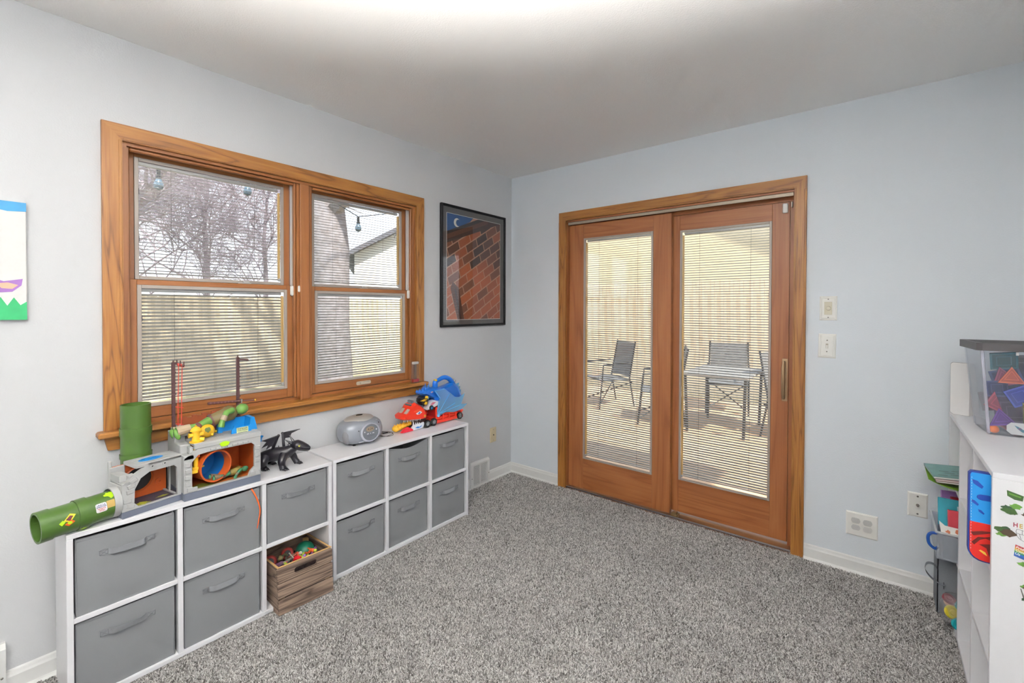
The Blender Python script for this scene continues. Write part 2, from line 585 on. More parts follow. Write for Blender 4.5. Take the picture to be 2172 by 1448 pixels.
tr.inputs['Translation'].default_value = (RX/2, -PS*.985*(NYT-1)/2-PS*.49, 0)
ng.links.new(gr.outputs['Mesh'], tr.inputs['Geometry'])
ng.links.new(tr.outputs[0], ins.inputs['Points'])
ng.links.new(gi.outputs[0], ins.inputs['Instance'])
ng.links.new(cb.outputs[0], ins.inputs['Rotation'])
ng.links.new(ins.outputs[0], go.inputs[0])
md = pile.modifiers.new('lay', 'NODES'); md.node_group = ng

# baseboards: profiled board with a shoe strip
BBP = [(0, 0), (0.012, 0), (0.012, 0.066), (0.009, 0.074), (0.007, 0.084), (0, 0.088)]
SHP = [(0.012, 0), (0.026, 0), (0.0245, 0.010), (0.019, 0.018), (0.012, 0.021)]
def bb_back(name, x0, x1, shoe=True):
    o = MB().prism([(-q[0], q[1]) for q in BBP], x0, x1, 'X').build(name, M_trimw)
    tag(o, kind='structure')
    if shoe: MB().prism([(-q[0], q[1]) for q in SHP], x0, x1, 'X').build('shoe_moulding', M_trimw, o)
def bb_left(name, y0, y1):
    o = MB().prism([(q[0], q[1]) for q in BBP], y0, y1, 'Y').build(name, M_trimw)
    tag(o, kind='structure')
    MB().prism([(q[0], q[1]) for q in SHP], y0, y1, 'Y').build('shoe_moulding', M_trimw, o)
bb_back('baseboard_back', 0.013, 0.477)
bb_back('baseboard_back', 2.067, RX)
bb_left('baseboard_left', -0.289, 0)
bb_left('baseboard_left', RY, -0.50)

# ------------------------------------------------------------------ blinds between the panes
def arc_slat(length, w, crown, th):
    """one slat along local x, width along y, gently crowned, with thickness"""
    mb = MB()
    prof = []
    for i in range(5):
        t = -1+2*i/4
        prof.append((t*w/2, crown*(1-t*t)))
    back = [(q[0], q[1]-th) for q in prof[::-1]]
    mb.prism(prof+back, -length/2, length/2, 'X')
    return mb
_slat_mesh = {}
def blind(parent, x0, x1, z0, z1, yc, tilt, pitch=0.015, w=0.0155, left_gap=0.002, right_strip=True, mirror=False):
    """slats, rails, cords and side channel of a between-glass blind; all pieces of the sash"""
    xs0, xs1 = x0+0.003, x1-0.003
    if right_strip:
        if mirror: xs0 = x0+0.012
        else: xs1 = x1-0.012
    ln = xs1-xs0
    MB().box(xs0, yc-.009, z1-.016, xs1, yc+.009, z1-.002, .002).build('head_rail', M_rail, parent)
    MB().box(xs0, yc-.007, z0+.013, xs1, yc+.007, z0+.019, .002).build('bottom_rail', M_rail, parent)
    if right_strip:
        a, c = (x0+.001, x0+.010) if mirror else (x1-.010, x1-.001)
        MB().box(a, yc-.007, z0+.012, c, yc+.007, z1-.02, .001).build('side_channel', M_tan, parent)
        MB().cyl(((a+c)/2, yc-.012, z0+.014), ((a+c)/2, yc-.004, z0+.014), .0085, 14).build('tilt_knob', M_rail, parent)
    key = round(ln, 4)
    if key not in _slat_mesh:
        o = arc_slat(ln, w, .0012, .0004).build('slat', M_slat)
        _slat_mesh[key] = o.data
        bpy.data.objects.remove(o)
    n = int((z1-.02-(z0+.026))/pitch)
    for i in range(n+1):
        s = link('slat', _slat_mesh[key], parent, ((xs0+xs1)/2, yc, z0+.028+i*pitch))
        s.rotation_euler = (math.radians(tilt)+random.uniform(-.02, .02), 0, 0)
    for f in (.2, .8):
        MB().cyl((xs0+ln*f, yc-.0085, z0+.016), (xs0+ln*f, yc-.0085, z1-.01), .0007, 5).build('ladder_cord', M_cord, parent)
    for f in (.33, .74):
        xx = x1-.003 if mirror else x0+.003
        MB().box(xx-.002, yc-.010, z0+(z1-z0)*f-.012, xx+.003, yc+.004, z0+(z1-z0)*f+.012).build('edge_clip', M_clip, parent)

def frame_ring(mb, x0, z0, x1, z1, w, y0, y1, b=0.001):
    mb.box(x0, y0, z0, x0+w, y1, z1, b); mb.box(x1-w, y0, z0, x1, y1, z1, b)
    mb.box(x0+w, y0, z0, x1-w, y1, z0+w, b); mb.box(x0+w, y0, z1-w, x1-w, y1, z1, b)

def glazed(parent, bx0, bz0, bx1, bz1, yf, depth, tilt, mirror=False, bw=0.015, pitch=0.015):
    """bead frame, two panes and the blind between them, inside one sash or door leaf"""
    mb = MB(); frame_ring(mb, bx0, bz0, bx1, bz1, bw, yf-.004, yf+.007, .0015)
    mb.build('glazing_bead', M_bead, parent)
    gx0, gx1, gz0, gz1 = bx0+bw-.002, bx1-bw+.002, bz0+bw-.002, bz1-bw+.002
    MB().box(gx0, yf+.0025, gz0, gx1, yf+.0045, gz1).build('pane', M_pane, parent)
    MB().box(gx0, yf+depth-.0045, gz0, gx1, yf+depth-.0025, gz1).build('pane', M_pane, parent)
    blind(parent, gx0, gx1, gz0, gz1, yf+depth/2+.001, tilt, pitch=pitch, mirror=mirror)

# ------------------------------------------------------------------ twin double-hung window (left wall)
W = struct('window_1', 'twin wooden double-hung window with blinds between the glass', rotz=PI/2)
# local x = world y, local y = outward through the wall
cx0, cx1, ix0, ix1, ctop, cin = -2.553, -0.944, -2.490, -1.007, 2.095, 2.031
def casing_v(x0, x1, z0, z1, mitre_left, parent, name='side_casing'):
    # profiled flat casing with a mitred top
    w = x1-x0
    if mitre_left: poly = [(x0, z0), (x1, z0), (x1, z1-w), (x0, z1)]
    else: poly = [(x0, z0), (x1, z0), (x1, z1), (x0, z1-w)]
    mb = MB(); mb.prism(poly, -.016, 0, 'Y')
    xi = x1-.012 if mitre_left else x0+.003
    mb.box(xi, -.0185, z0, xi+.009, -.0155, z1-w-.001, .001)
    o = mb.build(name, M_oakZ, parent)
    return o
casing_v(cx0, ix0, .878, ctop, True, W)
casing_v(ix1, cx1, .878, ctop, False, W)
mb = MB(); mb.prism([(cx0, ctop), (cx1, ctop), (ix1, cin), (ix0, cin)], -.016, 0, 'Y')
mb.box(ix0+.002, -.0185, cin+.003, ix1-.002, -.0155, cin+.012, .001)
mb.build('head_casing', M_oakX, W)
MB().box(-2.575, -.052, .854, -.930, .045, .878, .006).build('stool', M_oakX, W)
MB().prism([(-2.541, .800), (-.944, .800), (-.944, .854), (-2.553, .854)], -.017, 0, 'Y').build('apron', M_oakX, W)
# jambs
MB().box(-2.492, 0, .878, -2.474, .12, 2.036).build('jamb', M_firZ, W)
MB().box(-1.022, 0, .878, -1.004, .12, 2.036).build('jamb', M_firZ, W)
MB().box(-2.474, 0, 2.018, -1.022, .12, 2.036).build('head_jamb', M_firX, W)
MB().box(-2.474, .03, .862, -1.022, .15, .893).build('sill', M_firX, W)
MB().box(-1.782, .012, .893, -1.706, .12, 2.018).build('mullion', M_firZ, W)
MB().box(-1.768, -.002, .878, -1.718, .012, 2.018, .003).build('mullion_cover', M_firZ, W)
for (a, c) in ((-2.474, -1.782), (-1.706, -1.022)):
    mb = MB(); mb.box(a, .016, .893, a+.011, .036, 2.018, .003); mb.build('stop', M_firZ, W)
    mb = MB(); mb.box(c-.011, .016, .893, c, .036, 2.018, .003); mb.build('stop', M_firZ, W)
    MB().box(a+.011, .014, 2.004, c-.011, .036, 2.018, .004).build('head_stop', M_firX, W)
    # pale jamb liners beside the upper sash
    for xx in (a, c-.007):
        mb = MB(); mb.box(xx, .040, 1.484, xx+.007, .054, 2.018, .001); mb.box(xx, .058, 1.484, xx+.007, .072, 2.018, .001)
        mb.build('jamb_liner', M_trimw, W)
def sash(x0, x1, z0, z1, yf, brail, trail, tilt, name, st=.030):
    mb = MB()
    mb.box(x0, yf, z0, x0+st, yf+.032, z1, .0015); mb.box(x1-st, yf, z0, x1, yf+.032, z1, .0015)
    o = mb.build(name, M_firZ, W)
    mb = MB(); mb.box(x0+st, yf+.0005, z0, x1-st, yf+.032, z0+brail, .0015); mb.build('bottom_rail_wood', M_firX, o)
    mb = MB(); mb.box(x0+st, yf+.0005, z1-trail, x1-st, yf+.032, z1, .0015); mb.build('top_rail_wood', M_firX, o)
    glazed(o, x0+st, z0+brail, x1-st, z1-trail, yf, .030, tilt)
    return o
sl = sash(-2.467, -1.790, 0.895, 1.482, .040, .047, .022, 33, 'lower_sash')
su = sash(-2.467, -1.790, 1.460, 2.018, .076, .024, .018, 19, 'upper_sash')
sr = sash(-1.699, -1.029, 0.895, 1.482, .040, .047, .022, 20, 'lower_sash')
sq = sash(-1.699, -1.029, 1.460, 2.018, .076, .024, .018, 19, 'upper_sash')
# sash lift, locks and contact sensors
mb = MB()
mb.prism(rrect(-1.415, .905, -1.318, .926, .008), .036, .041, 'Y')
mb.prism([(-1.392, .912), (-1.340, .912), (-1.335, .922), (-1.397, .922)], .020, .036, 'Y')
mb.cyl((-1.405, .034, .915), (-1.405, .037, .915), .003, 8); mb.cyl((-1.327, .034, .915), (-1.327, .037, .915), .003, 8)
mb.build('sash_lift', plain('#c9c0b0', .35, .3, name='cream_metal'), sr, smooth=30)
for (px_, so) in ((-2.02, sl), (-1.36, sr)):
    mb = MB(); mb.box(px_-.03, .046, 1.482, px_+.03, .066, 1.487, .001); mb.box(px_-.005, .05, 1.487, px_+.025, .062, 1.496, .003)
    mb.build('sash_lock', M_rail, so)
for xx, so in ((-1.793, sl), (-1.035, sr)):
    MB().box(xx-.013, .024, 1.428, xx+.013, .040, 1.482, .005).build('contact_sensor', M_plate, so, smooth=40)
    MB().box(xx+.017, .004, 1.448, xx+.030, .018, 1.482, .004).build('sensor_magnet', M_plate, W, smooth=40)

# ------------------------------------------------------------------ sliding glass door (back wall)
D = struct('door_1', 'sliding wooden patio door with two glazed leaves and blinds')
dx0, dx1, jx0, jx1, dtop, din = 0.477, 2.066, 0.540, 2.007, 2.089, 2.026
def casing_d(x0, x1, z1, left):
    w = x1-x0
    poly = [(x0, .0), (x1, .0), (x1, z1-w), (x0, z1)] if left else [(x0, .0), (x1, .0), (x1, z1), (x0, z1-w)]
    mb = MB(); mb.prism(poly, -.016, 0, 'Y')
    xi = x1-.010 if left else x0+.003
    mb.box(xi, -.0185, 0, xi+.007, -.0155, z1-w-.001, .001)
    xo = x0 if left else x1-.010
    mb.box(xo, -.020, 0, xo+.010, -.0155, z1-.07, .002)
    mb.build('side_casing', M_oakZ, D)
casing_d(dx0, jx0, dtop, True)
casing_d(jx1, dx1, dtop, False)
mb = MB(); mb.prism([(dx0, dtop), (dx1, dtop), (jx1, din), (jx0, din)], -.016, 0, 'Y')
mb.box(jx0+.002, -.0185, din+.003, jx1-.002, -.0155, din+.010, .001)
mb.build('head_casing', M_oakX, D)
MB().box(.533, 0, 0, .541, .15, 2.034).build('jamb', M_doorZ, D)
MB().box(2.004, 0, 0, 2.014, .15, 2.034).build('jamb', M_doorZ, D)
MB().box(1.979, .074, 0, 2.004, .15, 2.0).build('jamb_block', M_doorZ, D)
MB().box(.541, 0, 2.014, 2.004, .15, 2.034).build('head_jamb', M_doorX, D)
MB().box(.541, .070, 1.978, 2.004, .15, 2.014).build('head_stop', M_doorX, D)
MB().box(.548, .002, 1.993, 2.002, .010, 2.012, .001).build('track_cover', plain('#a29585', .4, .4, name='taupe_metal'), D)
MB().box(.541, -.010, -.02, 2.004, .16, .012).build('threshold', M_sillw, D)
MB().box(.541, .004, .012, 2.004, .007, .020).build('track_rail', M_alu, D)
MB().box(.541, -.008, .012, 2.004, .002, .014).build('track_lip', plain('#4a3b38', .5, name='dark_track'), D)
mb = MB(); mb.box(1.335, .006, .012, 1.378, .05, .034, .002); mb.box(1.340, .008, .034, 1.368, .046, .043, .003)
mb.build('door_stop_block', plain('#8d744f', .4, .5, name='aged_brass'), D)
def leaf(x0, x1, z0, z1, yf, bx0, bx1, bz0, bz1, tilt, mirror, name):
    mb = MB()
    mb.box(x0, yf, z0, bx0, yf+.038, z1, .0015); mb.box(bx1, yf, z0, x1, yf+.038, z1, .0015)
    o = mb.build(name, M_doorZ, D)
    mb = MB(); mb.box(bx0, yf+.0006, z0, bx1, yf+.037, bz0, .001); mb.build('bottom_rail_wood', M_doorX, o)
    mb = MB(); mb.box(bx0, yf+.0006, bz1, bx1, yf+.037, z1, .001); mb.build('top_rail_wood', M_doorX, o)
    glazed(o, bx0, bz0, bx1, bz1, yf, .034, tilt, mirror, bw=.013, pitch=.0155)
    return o
dl_ = leaf(.543, 1.319, .021, 1.992, .030, .668, 1.197, .247, 1.886, 20, True, 'door_leaf')
dr_ = leaf(1.281, 1.977, .030, 1.977, .075, 1.360, 1.888, .242, 1.877, 20, True, 'door_leaf')
mb = MB()
hz0, hz1, hx = .848, 1.072, 1.957
mb.tube([(hx, .046, hz0+.006), (hx-.002, .042, hz0+.04), (hx-.003, .040, (hz0+hz1)/2), (hx-.002, .042, hz1-.04), (hx, .046, hz1-.006)], [.007, .0085, .009, .0085, .007], 8)
for zz in (hz0+.012, hz1-.012): mb.box(hx-.004, .046, zz-.009, hx+.004, .075, zz+.009, .002)
mb.box(hx-.012, .072, hz0-.01, hx+.016, .075, hz1+.01, .001)
mb.build('pull_handle', plain('#b59a78', .3, .7, name='satin_handle_metal'), dr_, smooth=40)
MB().box(1.941, .060, 1.913, 1.968, .075, 1.968, .004).build('contact_sensor', M_plate, dr_, smooth=40)
MB().box(1.985, .052, 1.940, 1.991, .073, 1.972, .002).build('sensor_magnet', M_plate, D, smooth=40)

# ------------------------------------------------------------------ ceiling lamp (in the part of the room behind the camera)
lm = thing('ceiling_lamp', 'round semi-flush ceiling lamp with frosted glass bowl', 'lamp', (2.0, -3.5, RH))
MB().lathe([(0, 0), (.07, 0), (.07, -.02), (.02, -.03), (.012, -.03), (.012, -.12), (0, -.12)][::-1], 24).build('canopy', M_alu, lm, smooth=40)
m = bpy.data.materials.new('lamp_glow'); m.use_nodes = True
nt = m.node_tree; nt.nodes.clear()
o_ = nt.nodes.new('ShaderNodeOutputMaterial'); em = nt.nodes.new('ShaderNodeEmission')
em.inputs['Color'].default_value = (1.0, 0.95, 0.88, 1); em.inputs['Strength'].default_value = LAMP_POWER
nt.links.new(em.outputs[0], o_.inputs['Surface'])
prof = [(0, -.20), (.08, -.195), (.14, -.18), (.18, -.15), (.195, -.115)]
MB().lathe(prof+[(r_-.006, z_+.004) for r_, z_ in prof[::-1][:-1]]+[(0, -.194)], 32).build('glass_bowl', m, lm, smooth=60)
# ------------------------------------------------------------------ outdoors
def ground_mat(name, c0, c1, scale):
    m, nt, p = nodes_of(name)
    tc = nt.nodes.new('ShaderNodeTexCoord'); nz = nt.nodes.new('ShaderNodeTexNoise')
    nz.inputs['Scale'].default_value = scale; nz.inputs['Detail'].default_value = 5
    nt.links.new(tc.outputs['Object'], nz.inputs['Vector'])
    r = nt.nodes.new('ShaderNodeValToRGB')
    r.color_ramp.elements[0].position = .35; r.color_ramp.elements[0].color = lin(c0)
    r.color_ramp.elements[1].position = .65; r.color_ramp.elements[1].color = lin(c1)
    nt.links.new(nz.outputs['Fac'], r.inputs[0]); nt.links.new(r.outputs[0], p.inputs['Base Color'])
    p.inputs['Roughness'].default_value = .95
    return m
b = MB(); b.box(-40, -30, -.6, 40, 45, -.36)
tag(b.build('ground', ground_mat('winter_lawn', '#858868', '#98947c', 3.0)), 'pale winter lawn outside the house', kind='structure')

M_deck = wood('weathered_deck', '#a87d59', '#c79c74', '#d6b490', axis='X', ring=5, coat=0.0, rough=.8)
dk = thing('deck', 'sunlit tan wooden deck outside the patio door', 'deck', (0, 0, 0), kind='structure')
me0 = MB().box(-3.0, -.068, -.03, 3.2, .068, 0, .004).build('deck_board', M_deck, dk)
me0.location = (.8, .25, -.06)
for i in range(1, 31):
    link('deck_board', me0.data, dk, (.8, .25+i*.143, -.06))
M_fence = wood('fence_cedar', '#b39d7c', '#cfb997', '#dccaae', axis='Z', ring=4, coat=0.0, rough=.85)
def fence(name, label, x0, x1, y, z0, z1, rotz=0.0, loc=(0, 0, 0), w=.148, gap=.002):
    f = thing(name, label, 'fence', loc, rotz)
    n = int((x1-x0)/(w+gap))
    o = MB().prism([(-w/2, z0), (w/2, z0), (w/2, z1-.03), (w/2-.03, z1), (-w/2+.03, z1), (-w/2, z1-.03)], -.01, .01, 'Y').build('fence_board', M_fence, f)
    o.location = (x0, y, 0)
    for i in range(1, n):
        q = link('fence_board', o.data, f, (x0+i*(w+gap), y+random.uniform(-.003, .003), random.uniform(-.01, .005)))
    for zz in (z0+.3, z1-.35):
        MB().box(x0, y+.01, zz-.04, x1, y+.05, zz+.04).build('fence_rail', M_fence, f)
    return f
fence('privacy_fence', 'tan board fence behind the patio, seen through the door', -6.0, 4.0, 5.2, -.36, 1.85)
fence('privacy_fence', 'tan board fence across the lawn, seen through the window', -3.0, 7.5, 8.0, -.36, 1.60, rotz=PI/2)

# neighbouring houses
def house(name, label, loc, rotz, w, d, eave, apex, wallm, roofm, windows=()):
    h = thing(name, label, 'building', loc, rotz)
    MB().prism([(0, -.4), (w, -.4), (w, eave), (w/2, apex), (0, eave)], 0, d, 'Y').build('siding_wall', wallm, h)
    ov = .35
    s = (apex-eave)/(w/2)
    for sg in (0, 1):
        if sg == 0: poly = [(-ov, eave-ov*s), (w/2, apex), (w/2, apex+.16), (-ov, eave-ov*s+.16)]
        else: poly = [(w/2, apex), (w+ov, eave-ov*s), (w+ov, eave-ov*s+.16), (w/2, apex+.16)]
        MB().prism(poly, -.4, d+.4, 'Y').build('roof_slope', roofm, h)
    for (x0, z0, x1, z1) in windows:
        o = MB().box(x0, -.04, z0, x1, .02, z1).build('window_frame', M_trimw, h)
        MB().box(x0+.06, -.05, z0+.06, x1-.06, -.03, z1-.06).build('pane', plain('#4e5a68', .1, name='far_glass'), o)
    return h
M_siding = plain('#e4e1da', .8, name='white_siding', noise=.02, scale=2)
M_sidingT = plain('#d6c5a2', .8, name='tan_siding', noise=.03, scale=2)
M_roof = plain('#66646a', .9, name='grey_shingles', noise=.15, scale=8)
house('neighbour_house', 'white gabled house beyond the lawn fence', (-11.5, 5.7, 0), PI/2-.6, 8.2, 7.0, 3.2, 5.5, M_siding, M_roof, ((3.0, 1.0, 4.2, 2.3),))
house('neighbour_garage', 'tan sided garage rising behind the patio fence', (-6.5, 8.2, 0), 0, 9.5, 5.5, 3.2, 5.6, M_sidingT, M_roof)

# trees
M_bark = ground_mat('pale_bark', '#7d7371', '#979092', 14)
M_bark2 = ground_mat('twig_bark', '#96878d', '#aa9ca2', 8)
def tree(name, label, loc, trunk_pts, trunk_r, levels, seed, mat, spread=.75, nb=4, blen=2.2, start=.35):
    rr = random.Random(seed)
    t = thing(name, label, 'tree', loc, 0)
    tb = MB(); tb.tube(trunk_pts, trunk_r, 14)
    tb.build('trunk', mat, t, smooth=60)
    bb = MB()
    def grow(p, d, ln, r, lev):
        pts, rad = [p], [r]
        q, dd = Vector(p), Vector(d)
        ns = 4
        for i in range(ns):
            dd = (dd+Vector((rr.uniform(-.18, .18), rr.uniform(-.18, .18), rr.uniform(-.06, .12)))).normalized()
            q = q+dd*ln/ns
            pts.append(q.copy()); rad.append(r*(1-.75*(i+1)/ns)+.002)
        bb.tube(pts, rad, 5 if lev > 1 else 3, caps=False)
        if lev <= 0: return
        for k in range(nb+ (1 if lev == 1 else 0)):
            f = rr.uniform(.25, 1.0)
            i = min(ns-1, int(f*ns))
            pp = pts[i].lerp(pts[i+1], f*ns-i)
            ax = Vector((rr.uniform(-1, 1), rr.uniform(-1, 1), rr.uniform(-.5, 1))).normalized()
            nd = (dd*.7+ax*spread).normalized()
            grow(pp, nd, ln*rr.uniform(.45, .7), r*.5, lev-1)
    n = len(trunk_pts)
    for k in range(10):
        f = start+(1-start)*(k+1)/10.0
        i = min(n-2, int(f*(n-1)))
        pp = Vector(trunk_pts[i]).lerp(Vector(trunk_pts[i+1]), f*(n-1)-i)
        a = rr.uniform(0, 2*PI)
        grow(pp, Vector((math.cos(a), math.sin(a), rr.uniform(.3, 1.0))).normalized(), blen*rr.uniform(.8, 1.2), trunk_r[-1]*.8, levels)
    o = bb.build('bare_branches', mat, t, merge=False, recalc=False)
    tag(o, kind='stuff')
    return t
tree('shade_tree', 'thick grey trunk close outside the right-hand sashes', (-4.0, .66, -.36),
     [(0, .06, 0), (0, .03, .6), (0, 0, 1.5), (0, -.02, 2.6), (-.1, -.05, 3.6), (-.2, .1, 5.0)], [.34, .28, .25, .27, .24, .16], 3, 11, M_bark, start=.62, blen=2.6)
tree('shade_tree', 'bare leafless tree leaning in from the left beyond the lawn', (-7.2, -2.2, -.36),
     [(0, 0, 0), (0, .15, 1.2), (.05, .6, 2.4), (.1, 1.3, 3.6), (.1, 2.3, 5.0)], [.20, .17, .15, .12, .07], 4, 5, M_bark2, start=.25, blen=2.0)
for i, (y_, sd, lb) in enumerate(((-.6, 21, 'bare twiggy tree beyond the lawn, leftmost of three behind the fence'), (1.5, 22, 'bare twiggy tree beyond the lawn, middle of three behind the fence'), (3.4, 23, 'bare twiggy tree beyond the lawn, rightmost of three behind the fence'))):
    tree('shade_tree', lb, (-11.5-i*.8, y_, -.36),
         [(0, 0, 0), (.05, .05, 1.4), (0, .1, 2.6), (.1, 0, 4.0), (.1, .1, 5.2)], [.10, .085, .07, .055, .035], 4, sd, M_bark2, start=.15, blen=2.3, nb=5)

# string lights under the eave
sl_ = thing('string_lights', 'dark string of hanging garden bulbs outside the window', 'string lights', (-1.2, -1.4, 2.2))
wire = [(0, y_-(-1.4), z_-2.2) for y_, z_ in ((-3.2, 2.42), (-2.6, 2.28), (-2.09, 2.245), (-1.85, 2.29), (-1.567, 2.31), (-1.2, 2.33), (-.9, 2.26), (-.666, 2.17), (-.35, 2.25), (.3, 2.42))]
MB().tube(wire, .004, 6).build('wire', M_black, sl_)
M_bulb = plain('#5b6b78', .15, name='smoky_bulb_glass', noise=.02)
for (y_, z_) in ((-2.09, 2.245), (-1.567, 2.31), (-.666, 2.17)):
    o = MB().lathe([(0, 0), (.011, 0), (.012, -.045), (.016, -.05), (.016, -.06), (0, -.06)], 12).build('bulb_socket', M_black, sl_, loc=(0, y_+1.4, z_-2.2))
    MB().lathe([(0, -.06), (.012, -.06), (.024, -.085), (.028, -.105), (.022, -.125), (0, -.135)], 14).build('bulb', M_bulb, o, smooth=60)

# patio furniture
M_iron = plain('#26221f', .5, .4, name='dark_patio_metal')
M_sling = plain('#6e6a66', .8, name='grey_sling_cloth')
def patio_chair(label, loc, rz):
    c = thing('patio_chair', label, 'chair', loc, rz, group='dark metal patio chairs on the deck')
    for s in (-1, 1):
        MB().tube([(s*.26, -.26, 0), (s*.26, -.22, .40), (s*.26, -.20, .62), (s*.26, .2, .64)], .012, 6).build('leg', M_iron, c)
        MB().tube([(s*.26, .30, 0), (s*.26, .22, .42), (s*.25, .32, .95)], .012, 6).build('leg', M_iron, c)
    MB().tube([(-.26, -.22, .40), (.26, -.22, .40), (.26, .22, .40), (-.26, .22, .40)], .011, 6, closed=True).build('seat_frame', M_iron, c)
    MB().box(-.25, -.22, .395, .25, .22, .405).build('sling_seat', M_sling, c)
    MB().prism([(.225, .44), (.32, .93), (.33, .93), (.235, .44)], -.24, .24, 'X').build('sling_back', M_sling, c)
    for s in (-1, 1):
        MB().tube([(-.25*s, -.25, .06), (.25*s, .27, .36)], .008, 5).build('cross_brace', M_iron, c)
    return c
patio_chair('dark metal patio chair left of the patio table', (.22, 2.75, -.06), -1.2)
patio_chair('dark metal patio chair right of the patio table', (1.72, 2.95, -.06), 1.3)
patio_chair('dark metal patio chair behind the patio table', (.75, 3.9, -.06), 0.2)
patio_chair('dark metal patio chair apart on the left end of the deck', (-.75, 3.2, -.06), -.6)
pt = thing('patio_table', 'low dark metal table with pale top out on the deck', 'table', (.95, 2.9, -.06))
MB().box(-.36, -.5, .66, .36, .5, .69, .01).build('table_top', plain('#857f78', .6, name='stone_grey_top'), pt)
for sx in (-1, 1):
    for sy in (-1, 1):
        MB().cyl((sx*.3, sy*.42, 0), (sx*.32, sy*.44, .66), .016, 8).build('leg', M_iron, pt)
# ------------------------------------------------------------------ cube organisers along the left wall
R90 = PI/2      # local x -> world +y (to the right in view), local y -> into the wall
TP = 0.017
UD0, UD1 = -0.2856, -0.030     # local y: front, back
UH = 0.608
def organiser(name, label, x0, x1, z1, cols, rows, group, back=True, yf=UD0, yb=UD1, loc=(0, 0, 0), rotz=R90, zb=0.012):
    u = thing(name, label, 'shelf unit', loc, rotz)
    MB().box(x0, yf, z1-TP, x1, yb, z1, .0012).build('top_panel', M_white, u)
    MB().box(x0+TP, yf+.001, zb, x1-TP, yb, zb+TP, .001).build('bottom_panel', M_white, u)
    for a in (x0, x1-TP):
        MB().box(a, yf, 0.002, a+TP, yb, z1-TP, .0012).build('side_panel', M_white, u)
    cw = (x1-x0-TP)/cols
    for i in range(1, cols):
        MB().box(x0+i*cw, yf+.001, zb+TP, x0+i*cw+TP, yb, z1-TP, .001).build('divider', M_white, u)
    rh = (z1-zb-TP)/rows
    for j in range(1, rows):
        for i in range(cols):
            MB().box(x0+i*cw+TP, yf+.003, zb+j*rh, x0+(i+1)*cw, yb, zb+j*rh+TP, .001).build('shelf', M_white, u)
    if back:
        MB().box(x0+.004, yb, zb, x1-.004, yb+.004, z1-.004).build('back_panel', M_white, u)
    return cw, rh
U1 = (-2.692, -1.7535)
U2 = (-1.7465, -0.797)
cw1, rh1 = organiser('cube_organiser', 'white six-cube organiser under the window, nearer the camera', U1[0], U1[1], UH, 3, 2, None)
cw2, rh2 = organiser('cube_organiser', 'white six-cube organiser beside the floor register, with the radio on top', U2[0], U2[1], UH+.004, 3, 2, None)

